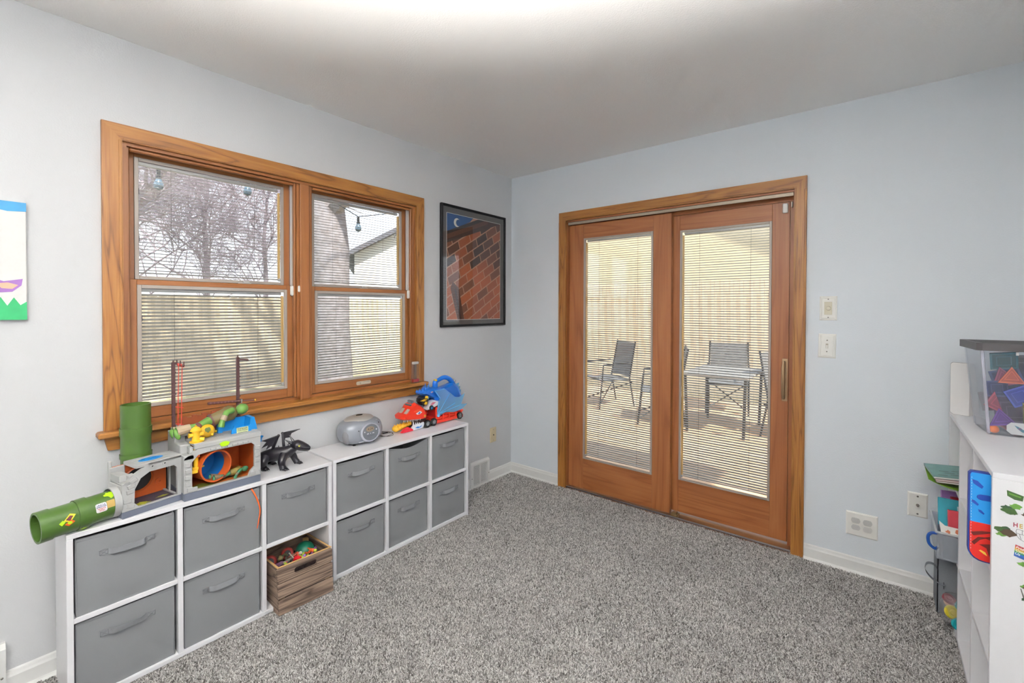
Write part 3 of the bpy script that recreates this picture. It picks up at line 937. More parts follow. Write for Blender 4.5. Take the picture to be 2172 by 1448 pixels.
m, nt, p = nodes_of('grey_bin_fabric')
p.inputs['Base Color'].default_value = lin('#737578')
p.inputs['Roughness'].default_value = .85
p.inputs['Sheen Weight'].default_value = .25
nz = add_bump(nt, p, 900, .25, .0006, detail=2)
M_bin = m
M_bind = plain('#797b7f', .8, name='grey_strap_webbing', noise=.08, scale=200)
M_thread = plain('#5f6165', .8, name='stitch_thread', noise=.02)
def fabric_bin(x0, x1, z0, h, label, seed, sag=0.0, yf=-.278, bow=.004):
    rr = random.Random(seed)
    w = x1-x0
    d = .235
    t = thing('fabric_bin', label, 'storage bin', (-yf, (x0+x1)/2, z0), R90, group='grey fabric bins in the cube organisers')
    k1, k2, k3 = rr.uniform(0, 6), rr.uniform(0, 6), rr.uniform(-1, 1)
    def front(u, v):
        e = min(u, 1-u)*4*min(v, 1-v)*4
        yy = -bow*min(1, e)-.0016*math.sin(7*u+k1+3*v)*math.sin(5*v+k2)-.0014*math.sin(16*(u+.5*v*k3)+k2)*max(0, .6-v)*1.6*min(1, u*5)*min(1, (1-u)*5)
        zz = v*h-sag*(v**6)*math.sin(PI*u)**1.5
        return ((u-.5)*w, yy, zz)
    b = MB()
    b.grid(front, 22, 18)
    b.grid(lambda u, v: (front(u, v)[0]*.985, front(u, v)[1]+.004, front(u, v)[2]), 22, 18)
    # hem closing the top of the front sheet
    b.grid(lambda u, v: (front(u, 1)[0]*(1-.015*v), front(u, 1)[1]+.004*v, front(u, 1)[2]), 22, 1)
    b.box(-w/2, .0005, 0, -w/2+.004, d, h, .001); b.box(w/2-.004, .0005, 0, w/2, d, h, .001)
    b.box(-w/2, d-.004, 0, w/2, d, h, .001); b.box(-w/2, 0, 0, w/2, d, .005)
    b.build('fabric_body', M_bin, t, smooth=50)
    # seam welt along the front vertical edges and a stitched hem
    for s in (-1, 1):
        MB().tube([(s*(w/2-.001), -.001, .002), (s*(w/2-.001), -.001, h-.002)], .0018, 6).build('corner_welt', M_bin, t)
    MB().tube([(front(i/16, 1)[0]*.98, front(i/16, 1)[1]-.0003, front(i/16, 1)[2]-.009) for i in range(17)], .0006, 4).build('hem_stitch', M_thread, t)
    # strap handle: two stitched ends and a loose loop
    hw, hh, zc = .082*w/.285, .0105, h*.735+rr.uniform(-.004, .004)
    out = rr.uniform(.009, .016)
    twist = rr.uniform(-.5, .9)
    skew = rr.uniform(-.35, .35)
    pts = []
    for i in range(19):
        u = -1+2*i/18
        xx = u*hw
        if abs(u) > .66: yy = -.0015
        else:
            q = (1-(abs(u)/.66)**7)
            yy = -.0015-out*q*(1+skew*u)
        pts.append((xx, yy, u))
    b = MB()
    def strap(u, v):
        f = u*18; i = min(17, int(f)); g = f-i
        a, c = pts[i], pts[i+1]
        x = a[0]+(c[0]-a[0])*g; y = a[1]+(c[1]-a[1])*g; uu = a[2]+(c[2]-a[2])*g
        q = max(0, 1-(abs(uu)/.66)**2)
        drop = -.0015*q
        return (x, y-bow*.9-(v-.5)*twist*.012*q, zc+(v-.5)*2*hh*(1-.06*q)+drop)
    b.grid(strap, 36, 3)
    b.grid(lambda u, v: tuple(Vector(strap(u, v))+Vector((0, .0018, 0))), 36, 3)
    for v in (0, 1):
        b.grid(lambda u, k, v=v: tuple(Vector(strap(u, v))+Vector((0, .0018*k, 0))), 36, 1)
    ho = b.build('strap_handle', M_bind, t, smooth=60)
    # box-and-cross stitching on both ends
    for s in (-1, 1):
        b = MB()
        a0, a1 = s*hw*.97, s*hw*.70
        yy = -.0032-bow*.9
        c = [(a0, yy, zc-hh*.8), (a1, yy, zc-hh*.8), (a1, yy, zc+hh*.8), (a0, yy, zc+hh*.8)]
        for i in range(4): b.tube([c[i], c[(i+1) % 4]], .0005, 4)
        b.tube([c[0], c[2]], .0005, 4); b.tube([c[1], c[3]], .0005, 4)
        b.build('cross_stitching', M_thread, ho)
    return t
def cell(U, cw, i): return (U[0]+TP+i*cw+.006, U[0]+(i+1)*cw-.010)
zlo, zhi = .012+TP, .012+rh1+TP
BH = .262
specs1 = [(0, 1, 'upper left bin of the nearer organiser, under the toy tunnel'), (0, 0, 'lower left bin of the nearer organiser, cut by the bottom of the picture'),
          (1, 1, 'upper middle bin of the nearer organiser, with the orange ribbon hanging over it'), (1, 0, 'lower middle bin of the nearer organiser, left of the wooden crate'),
          (2, 1, 'upper right bin of the nearer organiser, above the wooden crate')]
for n_, (i, j, lb) in enumerate(specs1):
    a, c = cell(U1, cw1, i)
    fabric_bin(a, c, zhi if j else zlo, BH if j else BH+.004, 'grey fabric '+lb, 100+n_, sag=.003, yf=-.276 if j else -.272)
specs2 = [(0, 1, 'upper left bin of the far organiser, below the radio'), (0, 0, 'lower left bin of the far organiser, right of the wooden crate'),
          (1, 1, 'upper middle bin of the far organiser, its front edge sagging open'), (1, 0, 'lower middle bin of the far organiser, with a diagonal crease'),
          (2, 1, 'upper right bin of the far organiser, below the red toy truck'), (2, 0, 'lower right bin of the far organiser, nearest the floor register')]
for n_, (i, j, lb) in enumerate(specs2):
    a, c = cell(U2, cw2, i)
    fabric_bin(a, c, zhi+.002 if j else zlo, BH, 'grey fabric '+lb, 210+n_, sag=(.022 if (i, j) == (1, 1) else .003), yf=-.272 if (i, j) != (1, 0) else -.266, bow=.005)

# ------------------------------------------------------------------ wooden crate with toys
M_plankX = wood('weathered_crate_x', '#251c17', '#5d4b40', '#8f7a69', axis='X', ring=16, grain=55, bump=.6, coat=0.0, rough=.85)
M_plankY = wood('weathered_crate_y', '#251c17', '#5d4b40', '#8f7a69', axis='Y', ring=16, grain=55, bump=.6, coat=0.0, rough=.85)
M_rawpine = plain('#c79f68', .7, name='raw_pine_edge', noise=.15)
CRX, CRW, CRD, CRH = -1.912, .250, .262, .208
crate = thing('wooden_crate', 'weathered brown plank crate full of toys, on the carpet under the organiser', 'crate', (.352, CRX, .012), rot=(0, 0, R90))
crate.rotation_euler = Euler((math.radians(-4.5), 0, R90+math.radians(-3)), 'XYZ')
ph = CRH/3
tk = .011
for k in range(3):
    z0, z1 = k*ph+.0026, (k+1)*ph-.0026
    dd = random.uniform(-.001, .001)
    if k == 2:
        # board with a hand hole: built as an outline with a slot
        cz = (z0+z1)/2-.004
        hw_, hh_ = .052, .0125
        b = MB()
        hole = rrect(-hw_, cz-hh_, hw_, cz+hh_, .0115, 4)
        n = len(hole)
        outer = []
        for (x, z) in hole:
            sx, sz = x/hw_, (z-cz)/hh_
            s = 1/max(abs(sx), abs(sz))
            outer.append((sx*s*CRW/2, (z0+z1)/2+sz*s*(z1-z0)/2))
        vs = [(x, 0, z) for x, z in hole]+[(x, 0, z) for x, z in outer]+[(x, tk, z) for x, z in hole]+[(x, tk, z) for x, z in outer]
        fs = []
        for i in range(n):
            j = (i+1) % n
            fs += [(i, j, n+j, n+i), (2*n+j, 2*n+i, 3*n+i, 3*n+j), (i, 2*n+i, 2*n+j, j), (n+i, n+j, 3*n+j, 3*n+i)]
        b._faces(vs, fs)
        b.build('front_plank', M_plankX, crate)
    else:
        MB().box(-CRW/2, dd, z0, CRW/2, tk+dd, z1, .0018).build('front_plank', M_plankX, crate)
    MB().box(-CRW/2, CRD-tk, z0, CRW/2, CRD, z1, .0018).build('back_plank', M_plankX, crate)
    for s in (-1, 1):
        xa = -CRW/2+.0008 if s < 0 else CRW/2-tk-.0008
        MB().box(xa, tk+.0005, z0, xa+tk, CRD-tk-.0005, z1, .0018).build('side_plank', M_plankY, crate)
MB().box(-CRW/2+tk, tk, .004, CRW/2-tk, CRD-tk, .014).build('floor_plank', M_plankX, crate)
for s in (-1, 1):
    for yy in (tk+.009, CRD-tk-.009):
        b = MB()
        b.prism([(s*(CRW/2-tk-.001), yy-.008), (s*(CRW/2-tk-.022), yy-.008) if yy < .1 else (s*(CRW/2-tk-.001), yy-.008), (s*(CRW/2-tk-.001), yy+.014 if yy < .1 else yy+.008)] if yy < .1 else
                [(s*(CRW/2-tk-.001), yy-.014), (s*(CRW/2-tk-.001), yy+.008), (s*(CRW/2-tk-.022), yy+.008)], .014, CRH-.012, 'Z')
        b.build('corner_block', M_rawpine, crate)
b = MB()
b.box(-CRW/2+.001, .0005, CRH-.0012, CRW/2-.001, tk-.0005, CRH+.0004); b.box(-CRW/2+.0015, tk, CRH-.0012, -CRW/2+tk-.0005, CRD-tk, CRH+.0004)
b.box(CRW/2-tk+.0005, tk, CRH-.0012, CRW/2-.0015, CRD-tk, CRH+.0004); b.box(-CRW/2+.001, CRD-tk+.0005, CRH-.0012, CRW/2-.001, CRD-.0005, CRH+.0004)
b.build('raw_rim', M_rawpine, crate)

# toys lying in the crate: each a thing of its own, placed in the crate's frame
bpy.context.view_layer.update()
CM = crate.matrix_basis.copy()
def in_crate(x, y, z): return CM @ Vector((x, y, z))
def loose(name, label, cat, x, y, z, rot=(0, 0, 0), group=None):
    t = thing(name, label, cat, in_crate(x, y, z+(.022 if z > .1 else 0)), rot=rot, group=group)
    return t
t = loose('toy_ball', 'smooth dark green ball at the back right of the crate', 'ball', .062, .155, .150)
MB().ell((0, 0, 0), .044, 24, 16).build('ball_skin', plain('#12684f', .45, name='dark_green_rubber'), t, smooth=80)
MB().lathe([(.0442, -.0008), (.0445, 0), (.0442, .0008)], 28).build('seam', plain('#0d5641', .5, name='dark_green_seam'), t)
def ring_wheel(label, x, y, z, rot, R=.027):
    t = loose('ring_toy', label, 'ring toy', x, y, z, rot)
    MB().lathe([(R*.55, -.010), (R*.8, -.013), (R, -.008), (R, .008), (R*.8, .013), (R*.55, .010)], 22, closed=True).build('tyre', plain('#a63a34', .5, name='brick_red_plastic'), t, smooth=50)
    MB().lathe([(0, -.006), (R*.56, -.006), (R*.56, .006), (0, .006)], 18).build('hub', plain('#241d24', .5, name='dark_hub'), t)
ring_wheel('brick red ring toy at the back middle of the crate', -.012, .178, .158, (1.1, .2, 1.2))
ring_wheel('brick red ring toy at the far left of the crate', -.088, .185, .145, (1.0, -.2, 1.4), .029)
def mini_figure(label, x, y, z, rot, cols, s=1.0):
    """small jointed figure: body, head, arms, legs"""
    t = loose('toy_figure', label, 'toy figure', x, y, z, rot)
    c = [plain(q, .45, name='toy_paint_'+q.strip('#')) for q in cols]
    MB().tube([(0, 0, -.016*s), (0, 0, -.004*s), (0, 0, .012*s), (0, 0, .018*s)], [.008*s, .009*s, .012*s, .006*s], 10, flat=.7).build('torso', c[0], t, smooth=60)
    MB().ell((0, -.001, .026*s), (.008*s, .008*s, .009*s), 12, 8).build('head', c[1], t, smooth=80)
    for sg in (-1, 1):
        MB().tube([(sg*.011*s, 0, .013*s), (sg*.020*s, -.004*s, .004*s), (sg*.019*s, -.014*s, -.003*s)], [.0045*s, .004*s, .0045*s], 8).build('arm', c[2], t, smooth=60)
        MB().tube([(sg*.006*s, 0, -.014*s), (sg*.010*s, -.003*s, -.028*s), (sg*.011*s, .002*s, -.042*s), (sg*.011*s, -.008*s, -.045*s)], [.006*s, .005*s, .0045*s, .004*s], 8).build('leg', c[3], t, smooth=60)
    return t
mini_figure('small purple and lime toy figure at the front middle of the crate', .018, .062, .165, (1.3, .5, .8), ('#8e5fb5', '#b8cc3a', '#b9c536', '#a9bd3d'))
mini_figure('small orange toy figure by the front right of the crate', .062, .075, .172, (1.2, -.6, 1.9), ('#d9632b', '#c9d24a', '#7a5296', '#cd5c2c'))
mini_figure('small plum toy figure at the left of the crate', -.070, .115, .150, (1.4, .3, 2.4), ('#5c3a55', '#a04848', '#4b3046', '#5c3a55'))
mini_figure('small grey toy figure lying across the middle of the crate', -.030, .110, .155, (1.5, .9, .3), ('#6d6b62', '#83806f', '#55534c', '#6d6b62'))
mini_figure('small olive toy figure at the back of the crate between the red rings', -.045, .160, .160, (1.2, -.8, 1.1), ('#7b7650', '#8a7a55', '#5f5d3c', '#6d6744'))
mini_figure('small orange-red toy figure in the middle of the crate', .005, .125, .160, (1.1, .4, 2.0), ('#b9472c', '#d7c9b5', '#93402c', '#5d4337'))
t = loose('toy_fin', 'long grey-green toy fin pointing up in the crate', 'toy part', -.018, .085, .165, (.9, .7, .5))
MB().prism([(-.036, -.006), (.030, -.010), (.040, 0), (.012, .010), (-.034, .007)], -.002, .002, 'Y').build('fin_blade', plain('#7d7d6e', .5, name='grey_green_plastic'), t)
t = loose('toy_car', 'shiny red toy car at the front of the crate', 'toy car', -.015, .045, .165, (.4, .3, .9))
MB().prism([(-.024, 0), (.024, 0), (.023, .008), (.010, .010), (.004, .018), (-.012, .018), (-.022, .009)], -.010, .010, 'Y').build('car_body', plain('#b81a22', .25, name='red_toy_gloss', coat=.5), t)
for sx in (-.014, .014):
    MB().cyl((sx, -.012, 0), (sx, .012, 0), .006, 12).build('wheel', M_black, t)
t = loose('lime_toy', 'flat lime toy blade at the front left of the crate', 'toy part', -.060, .040, .160, (.5, .2, .2))
MB().prism([(-.03, -.004), (.02, -.006), (.034, 0), (.02, .006), (-.03, .004)], -.002, .002, 'Z').build('blade', plain('#9bb02c', .5, name='lime_plastic'), t)
t = loose('toy_block', 'dark blue-grey toy block under the red car in the crate', 'toy part', -.045, .070, .140, (.3, .5, .4))
MB().box(-.022, -.012, -.010, .022, .012, .010, .003).box(-.012, -.006, .010, .012, .006, .016, .002).build('block_body', plain('#2b353d', .5, name='blue_grey_plastic'), t)
t = loose('toy_pile', 'dark jumbled heap of small toys filling the bottom of the crate', 'toys', 0, CRD/2, .012)
b = MB(); b.grid(lambda u, v: ((u-.5)*(CRW-2*tk-.004), (v-.5)*(CRD-2*tk-.004), .128+.016*math.sin(9*u+4*v)*math.cos(11*v-3*u)+.010*math.sin(23*u)*math.sin(19*v)), 26, 26)
b.box(-(CRW/2-tk-.003), -(CRD/2-tk-.003), .006, CRW/2-tk-.003, CRD/2-tk-.003, .07)
o = b.build('toy_heap', ground_mat('dark_mixed_toys', '#1d1a20', '#54403c', 45), t, smooth=50)
t['kind'] = 'stuff'
t.rotation_euler = crate.rotation_euler.copy()

# ------------------------------------------------------------------ floor register, wall plates
def register(label, x0, x1, z1, louvre=True, dep=.022):
    t = thing('floor_register', label, 'air vent', (0.0, (x0+x1)/2, 0.002), R90)
    w = (x1-x0)/2
    b = MB()
    b.prism([(0, 0), (-dep, 0), (-dep, z1-.014), (-.012, z1), (0, z1)], -w, -w+.026, 'X'); b.prism([(0, 0), (-dep, 0), (-dep, z1-.014), (-.012, z1), (0, z1)], w-.026, w, 'X')
    b.box(-w+.026, -dep, 0, w-.026, 0, .026); b.prism([(0, z1-.024), (-dep, z1-.024), (-dep, z1-.014), (-.012, z1), (0, z1)], -w+.026, w-.026, 'X')
    b.build('frame', M_trimw, t)
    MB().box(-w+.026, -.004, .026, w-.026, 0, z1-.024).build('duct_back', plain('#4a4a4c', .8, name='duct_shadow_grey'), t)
    if louvre:
        n = 24
        o = MB().box(-w+.025, -.0020, -.0010, w-.025, .0020, .0010).build('louvre', M_trimw, t)
        hgt = z1-.024-.026
        for i in range(n):
            q = o if i == 0 else link('louvre', o.data, t)
            q.location = (0, -dep+.004, .026+hgt*(i+.5)/n)
            q.rotation_euler = (.6, 0, 0)
        MB().box(-.004, -dep+.001, .026, .004, -dep+.009, z1-.024).build('centre_bar', M_trimw, t)
    else:
        MB().box(-w+.026, -dep+.004, .026, w-.026, -dep+.008, z1-.024).build('blank_plate', M_trimw, t)
    b = MB()
    for s in (-1, 1): b.ell((s*(w-.010), -dep, z1*.42), (.004, .0025, .004), 10, 6)
    b.build('screw', M_screw, t)
    return t
register('white louvred register on the baseboard beside the far organiser', -.497, -.291, .200)
register('white register at the left edge of the picture, cut by the frame', -3.12, -2.815, .192, louvre=False, dep=.03)

def plate_body(t, w, h, d=.006, mat=M_plate, name='plate'):
    prof = MB()
    vs = [(-w/2, 0, -h/2), (w/2, 0, -h/2), (w/2, 0, h/2), (-w/2, 0, h/2)]
    i1 = .006
    vs2 = [(-w/2+.001, -d*.55, -h/2+.001), (w/2-.001, -d*.55, -h/2+.001), (w/2-.001, -d*.55, h/2-.001), (-w/2+.001, -d*.55, h/2-.001)]
    vs3 = [(-w/2+i1, -d, -h/2+i1), (w/2-i1, -d, -h/2+i1), (w/2-i1, -d, h/2-i1), (-w/2+i1, -d, h/2-i1)]
    prof._faces(vs+vs2+vs3, [(0, 1, 5, 4), (1, 2, 6, 5), (2, 3, 7, 6), (3, 0, 4, 7), (4, 5, 9, 8), (5, 6, 10, 9), (6, 7, 11, 10), (7, 4, 8, 11), (8, 9, 10, 11), (3, 2, 1, 0)])
    return prof.build(name, mat, t)
def screws(t, pts, d, r=.0032):
    for (x, z) in pts:
        MB().ell((x, -d, z), (r, .0016, r), 10, 6).build('screw', M_screw, t)
# dimmer and toggle switch, each with a deep bevelled surround
t = thing('dimmer_switch', 'white wall dimmer with an almond rotary knob', 'dimmer switch', (2.1655, 0, 1.3705))
plate_body(t, .077, .128, .006); MB().box(-.029, -.0095, -.053, .029, -.005, .053, .002).build('inner_plate', M_plate, t)
MB().box(-.017, -.0110, -.034, .017, -.0085, .034, .001).build('dimmer_insert', plain('#cfc8b4', .4, name='almond_insert', noise=.01), t)
MB().lathe([(0, 0), (.0115, 0), (.0105, .010), (.009, .0115), (0, .0115)], 20, M=Matrix.Translation((.001, -.011, 0)) @ Matrix.Rotation(PI/2, 4, 'X')).build('knob', plain('#cfc8b4', .4, name='almond_insert', noise=.01), t, smooth=40)
screws(t, ((0, .048), (0, -.048)), .0095)
t = thing('light_switch', 'white toggle light switch below the dimmer', 'light switch', (2.1620, 0, 1.171))
t.rotation_euler = (0, math.radians(1.2), 0)
plate_body(t, .078, .128, .006); MB().box(-.028, -.0095, -.053, .028, -.005, .053, .002).build('inner_plate', M_plate, t)
MB().box(-.0055, -.0105, -.0125, .0055, -.009, .0125).build('toggle_slot', plain('#b9b2a2', .5, name='slot_shadow_beige'), t)
MB().prism([(-.0095, -.006), (-.018, -.011), (-.019, -.007), (-.0095, .006)], -.004, .004, 'X').build('toggle', M_plate, t)
screws(t, ((0, .030), (0, -.030)), .0098)
t = thing('outlet_plate', 'white double outlet plate with four grey safety covers', 'outlet', (2.3165, 0, .259))
plate_body(t, .130, .122, .007)
for sx in (-1, 1):
    for sz in (-1, 1):
        out = [(math.cos(a)*.0185, max(-.0135, min(.0135, math.sin(a)*.0175))) for a in [2*PI*i/24 for i in range(24)]]
        o = MB().prism([(sx*.024+q[0], sz*.0175+.002+q[1]) for q in out], -.0095 if (sx, sz) != (1, 1) else -.0115, -.006, 'Y').build('safety_cover', plain('#bdbcba', .5, name='frosted_outlet_cover', noise=.02), t)
t = thing('coax_plate', 'white cable wall plate with one threaded metal connector', 'wall plate', (2.5285, 0, .4225))
plate_body(t, .074, .117, .006)
b = MB(); b.cyl((0, -.005, 0), (0, -.008, 0), .007, 6); b.cyl((0, -.008, 0), (0, -.019, 0), .0046, 14); b.cyl((0, -.019, 0), (0, -.0195, 0), .002, 8)
b.build('connector', plain('#8f8a82', .25, 1.0, name='nickel_thread'), t, smooth=40)
screws(t, ((0, .042), (0, -.042)), .006, .0042)
t = thing('cable_jack', 'almond wall plate with a small dark cable jack, near the room corner', 'wall plate', (0, -.2275, .361), R90)
plate_body(t, .073, .117, .005, M_beige)
b = MB(); b.cyl((0, -.004, 0), (0, -.010, 0), .0045, 12); b.build('jack', M_black, t)
screws(t, ((0, .042), (0, -.042)), .005, .0028)
# ------------------------------------------------------------------ toys and things on the organisers
def puffy(mb, outline, hw, inset=.82, y0=0.0, M=None, mi=None, core=.55):
    """rounded slab: a side outline (x,z) given body across y"""
    cx = sum(p[0] for p in outline)/len(outline); cz = sum(p[1] for p in outline)/len(outline)
    n = len(outline)
    layers = []
    for (yy, s) in ((-hw, inset), (-hw*core, 1.0), (hw*core, 1.0), (hw, inset)):
        layers.append([(cx+(p[0]-cx)*s, y0+yy, cz+(p[1]-cz)*s) for p in outline])
    vs = [v for l in layers for v in l]
    fs = [list(range(n)), [3*n+i for i in range(n)][::-1]]
    for k in range(3):
        for i in range(n):
            j = (i+1) % n
            fs.append((k*n+i, k*n+j, (k+1)*n+j, (k+1)*n+i))
    mb._faces(vs, fs, M, mi)
    return mb
def blob(cx, cz, r, n, seed, j=.35, sx=1.0, sz=1.0):
    rr = random.Random(seed)
    return [(cx+math.cos(2*PI*i/n)*r*sx*(1+rr.uniform(-j, j)), cz+math.sin(2*PI*i/n)*r*sz*(1+rr.uniform(-j, j))) for i in range(n)]
def frame_hole(mb, outer, hole, y0, y1, M=None, mi=None):
    """plate with a hole; both outlines have the same number of points, matched in order"""
    n = len(hole)
    vs = [(x, y0, z) for x, z in hole]+[(x, y0, z) for x, z in outer]+[(x, y1, z) for x, z in hole]+[(x, y1, z) for x, z in outer]
    fs = []
    for i in range(n):
        j = (i+1) % n
        fs += [(i, j, n+j, n+i), (2*n+j, 2*n+i, 3*n+i, 3*n+j), (i, 2*n+i, 2*n+j, j), (n+i, n+j, 3*n+j, 3*n+i)]
    mb._faces(vs, fs, M, mi)
def pipe(prof_x, R, M=None):
    """hollow pipe along local x with stepped outer radius: prof_x=[(x,r)...]"""
    mb = MB()
    x0, x1 = prof_x[0][0], prof_x[-1][0]
    prof = [(r, x) for x, r in prof_x]+[(R-.004, x1), (R-.004, x0)]
    T_ = Matrix.Rotation(PI/2, 4, 'Y')
    mb.lathe(prof, 32, (M @ T_) if M is not None else T_, closed=True)
    return mb
def dulled(h): return plain(h, .42, name='toy_plastic_'+h.strip('#'), noise=.04)
ZT = UH
M_tgrey = plain('#a3a4a3', .55, name='toy_stone_grey', noise=.06, scale=25)
M_slate = plain('#5e6472', .5, name='toy_slate_blue', noise=.05)
M_tgreen = plain('#425f26', .32, name='toy_pipe_green', noise=.06)
M_torange = plain('#b4501f', .45, name='toy_orange_brown', noise=.06)
M_tblue = plain('#1380c8', .38, name='toy_sky_blue', noise=.04)
M_tyel = plain('#e2b429', .42, name='toy_yellow', noise=.05)
M_tbrown = plain('#4b2f30', .5, name='toy_dark_brown', noise=.06)
M_lime = plain('#a5cf1c', .4, name='sticker_lime', noise=.03)

# --- small tunnel section with green pipes
t = thing('toy_tunnel', 'grey toy sewer tunnel with two green pipes at the left end', 'toy playset', (.206, -2.464, ZT), R90+.19)
w, d = .0965, .0575
MB().box(-w, -d, 0, w, d, .024, .002).build('base', M_slate, t)
b = MB()
hole = [(-.060, .046), (-.045, .028), (.080, .028), (.080, .085), (.078, .135), (.068, .146), (-.012, .146), (-.040, .130), (-.058, .095)]
outr = [(-w, .046), (-w, .024), (w, .024), (w, .085), (w, .165), (w, .178), (-.012, .178), (-.060, .150), (-w, .120)]
frame_hole(b, outr, hole, -d, -d+.010)
b.build('front_arch', M_tgrey, t)
b = MB()
for i, (x, z) in enumerate([(-.062, .128), (-.069, .110), (-.072, .092), (-.080, .060), (-.072, .040)]):
    b.box(x-.012, -d-.003, z-.008, x+.012, -d+.002, z+.008, .002, M=Matrix.Translation((x, 0, z)) @ Matrix.Rotation(-.5+.18*i, 4, 'Y') @ Matrix.Translation((-x, 0, -z)))
b.build('arch_stone', M_tgrey, t)
b = MB()
b.box(-.055, -d, .168, w, d-.018, .180, .002)
for i in range(4): b.box(-.055, -d+.002+i*.024, .180, w-.001, -d+.023+i*.024, .1815, .0006)
b.build('roof_planks', M_tgrey, t)
b = MB(); b.box(-w, -d, .118, -.060, -.020, .126, .002); b.box(-w+.002, -.035, .126, -.072, d-.01, .150, .002); b.box(-.075, -d+.002, .126, -.055, -.030, .150, .002); b.box(-w, d-.014, .024, -w+.010, d-.004, .19, .002)
b.box(-w, -d+.011, .024, -.064, d-.016, .118, .002); b.box(-w+.004, -.034, .118, -.062, d-.016, .148, .002)
b.box(-w, d-.022, .024, -.050, d-.0145, .168, .002)
b.build('rock_steps', M_tgrey, t)
b = MB(); frame_hole(b, [(-w+.010+(2*w-.020)*(.5+.5*max(-1, min(1, 1.42*math.cos(a)))), .024+.144*(.5+.5*max(-1, min(1, 1.42*math.sin(a))))) for a in [2*PI*i/32+PI/4 for i in range(32)]],
                     [(-.006+.045*math.cos(a), .098+.045*math.sin(a)) for a in [2*PI*i/32+PI/4 for i in range(32)]], d-.014, d-.009)
b.build('back_wall', M_torange, t)
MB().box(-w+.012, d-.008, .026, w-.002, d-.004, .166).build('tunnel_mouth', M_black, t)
MB().lathe([(.044, 0), (.050, 0), (.050, .006), (.046, .009), (.044, .006)], 30, closed=True, M=Matrix.Translation((-.006, d-.010, .098)) @ Matrix.Rotation(PI/2, 4, 'X')).build('mouth_ring', M_torange, t, smooth=40)
MB().lathe([(.006, 0), (.012, 0), (.012, .004), (.006, .004)], 16, closed=True, M=Matrix.Translation((.060, d-.014, .070)) @ Matrix.Rotation(PI/2, 4, 'X')).build('porthole', M_torange, t)
MB().box(-w+.012, -d+.011, .024, w-.002, d-.015, .028).build('tunnel_floor', plain('#3a3340', .6, name='toy_floor_print'), t)
b = MB(); b.prism([(q[0], q[1]) for q in blob(-.03, -.035, .016, 14, 3, .4, 1.6)], .028, .0285, 'Z'); b.prism([(q[0], q[1]) for q in blob(.045, -.02, .010, 14, 4, .5, 2.2, .7)], .028, .0285, 'Z')
b.build('floor_splat', plain('#8f8f2a', .5, name='olive_splat'), t)
MB().box(w-.022, -d+.012, .024, w-.016, d-.016, .034, .001).box(w-.020, -.004, .034, w-.016, .004, .168).build('side_strut', M_tgrey, t)
b = MB(); b.prism([(.010+.040*math.cos(a)*1.0, -.014+.021*math.sin(a)) for a in [2*PI*i/28 for i in range(28)]], .1815, .1823, 'Z')
b.build('blue_cover', M_tblue, t)
b = MB()
for (x, y) in ((-.012, -.008), (.005, -.020), (.022, -.010), (.030, -.018)): b.box(x-.006, y-.002, .1823, x+.006, y+.002, .1828)
b.build('cover_slot', plain('#0d5f9e', .5, name='cover_slot_blue'), t)
for x in (-.004, .036):
    o = MB().lathe([(.003, 0), (.0075, 0), (.0075, .004), (.003, .004)], 16, closed=True, M=Matrix.Translation((x, -d, .164)) @ Matrix.Rotation(PI/2, 4, 'X')).build('bolt_ring', M_tgrey, t)
    MB().ell((x, -d, .164), (.0032, .002, .0032), 10, 6).build('bolt_core', M_black, o)
# lying pipe on the left (its own small rotation is the tunnel's)
MB().lathe([(.054, 0), (.054, .020), (.050, .022), (.050, 0)], 32, closed=True, M=Matrix.Translation((-w-.020, -.010, .058)) @ Matrix.Rotation(PI/2, 4, 'Y')).build('pipe_collar', M_tgrey, t, smooth=40)
Mp = Matrix.Translation((-w-.015, -.010, .053)) @ Matrix.Rotation(math.radians(-2.0), 4, 'Y')
lp = pipe([(-.192, .0505), (-.160, .0505), (-.160, .0475), (-.098, .0475), (-.098, .0515), (-.068, .0515), (-.068, .0475), (0, .0475)], .0475, Mp).build('lying_pipe', M_tgreen, t, smooth=30)
def on_pipe(mb, x0, outline, r=.0480, a0=0.0, th=.0004):
    """flat sticker outline wrapped on the lying pipe: x along the pipe, second coord = arc length up"""
    fine = []
    for i in range(len(outline)):
        a, c = outline[i], outline[(i+1) % len(outline)]
        for k in range(4): fine.append((a[0]+(c[0]-a[0])*k/4, a[1]+(c[1]-a[1])*k/4))
    cx = sum(q[0] for q in fine)/len(fine); cs_ = sum(q[1] for q in fine)/len(fine)
    n = len(fine)
    P = lambda x, s, q: (x0+x, -math.cos(a0+s/r)*q, math.sin(a0+s/r)*q)
    vs = [P(cx, cs_, r+th)]
    for f in (.35, .7, 1.0):
        vs += [P(cx+(x-cx)*f, cs_+(s-cs_)*f, r+th) for x, s in fine]
    vs += [P(x, s, r-.0005) for x, s in fine]
    fs = [(0, 1+i, 1+(i+1) % n) for i in range(n)]
    for k in range(3):
        fs += [(1+k*n+i, 1+(k+1)*n+i, 1+(k+1)*n+(i+1) % n, 1+k*n+(i+1) % n) for i in range(n)]
    mb._faces(vs, fs, Mp)
b = MB(); on_pipe(b, -.040, rrect(-.016, -.015, .014, .015, .005, 3), a0=.30); ws = b.build('white_sticker', plain('#e6e6ea', .5, name='sticker_white', noise=.02), lp)
b = MB(); on_pipe(b, -.012, [(-.013, -.013), (.011, -.013), (.011, .012), (-.013, .012)], a0=.38); b.build('tan_sticker', plain('#b99a55', .6, name='sticker_tan', noise=.15), lp)
b = MB(); on_pipe(b, -.010, blob(0, 0, .014, 12, 9, .45), a0=1.15); b.build('lime_splat', M_lime, lp)
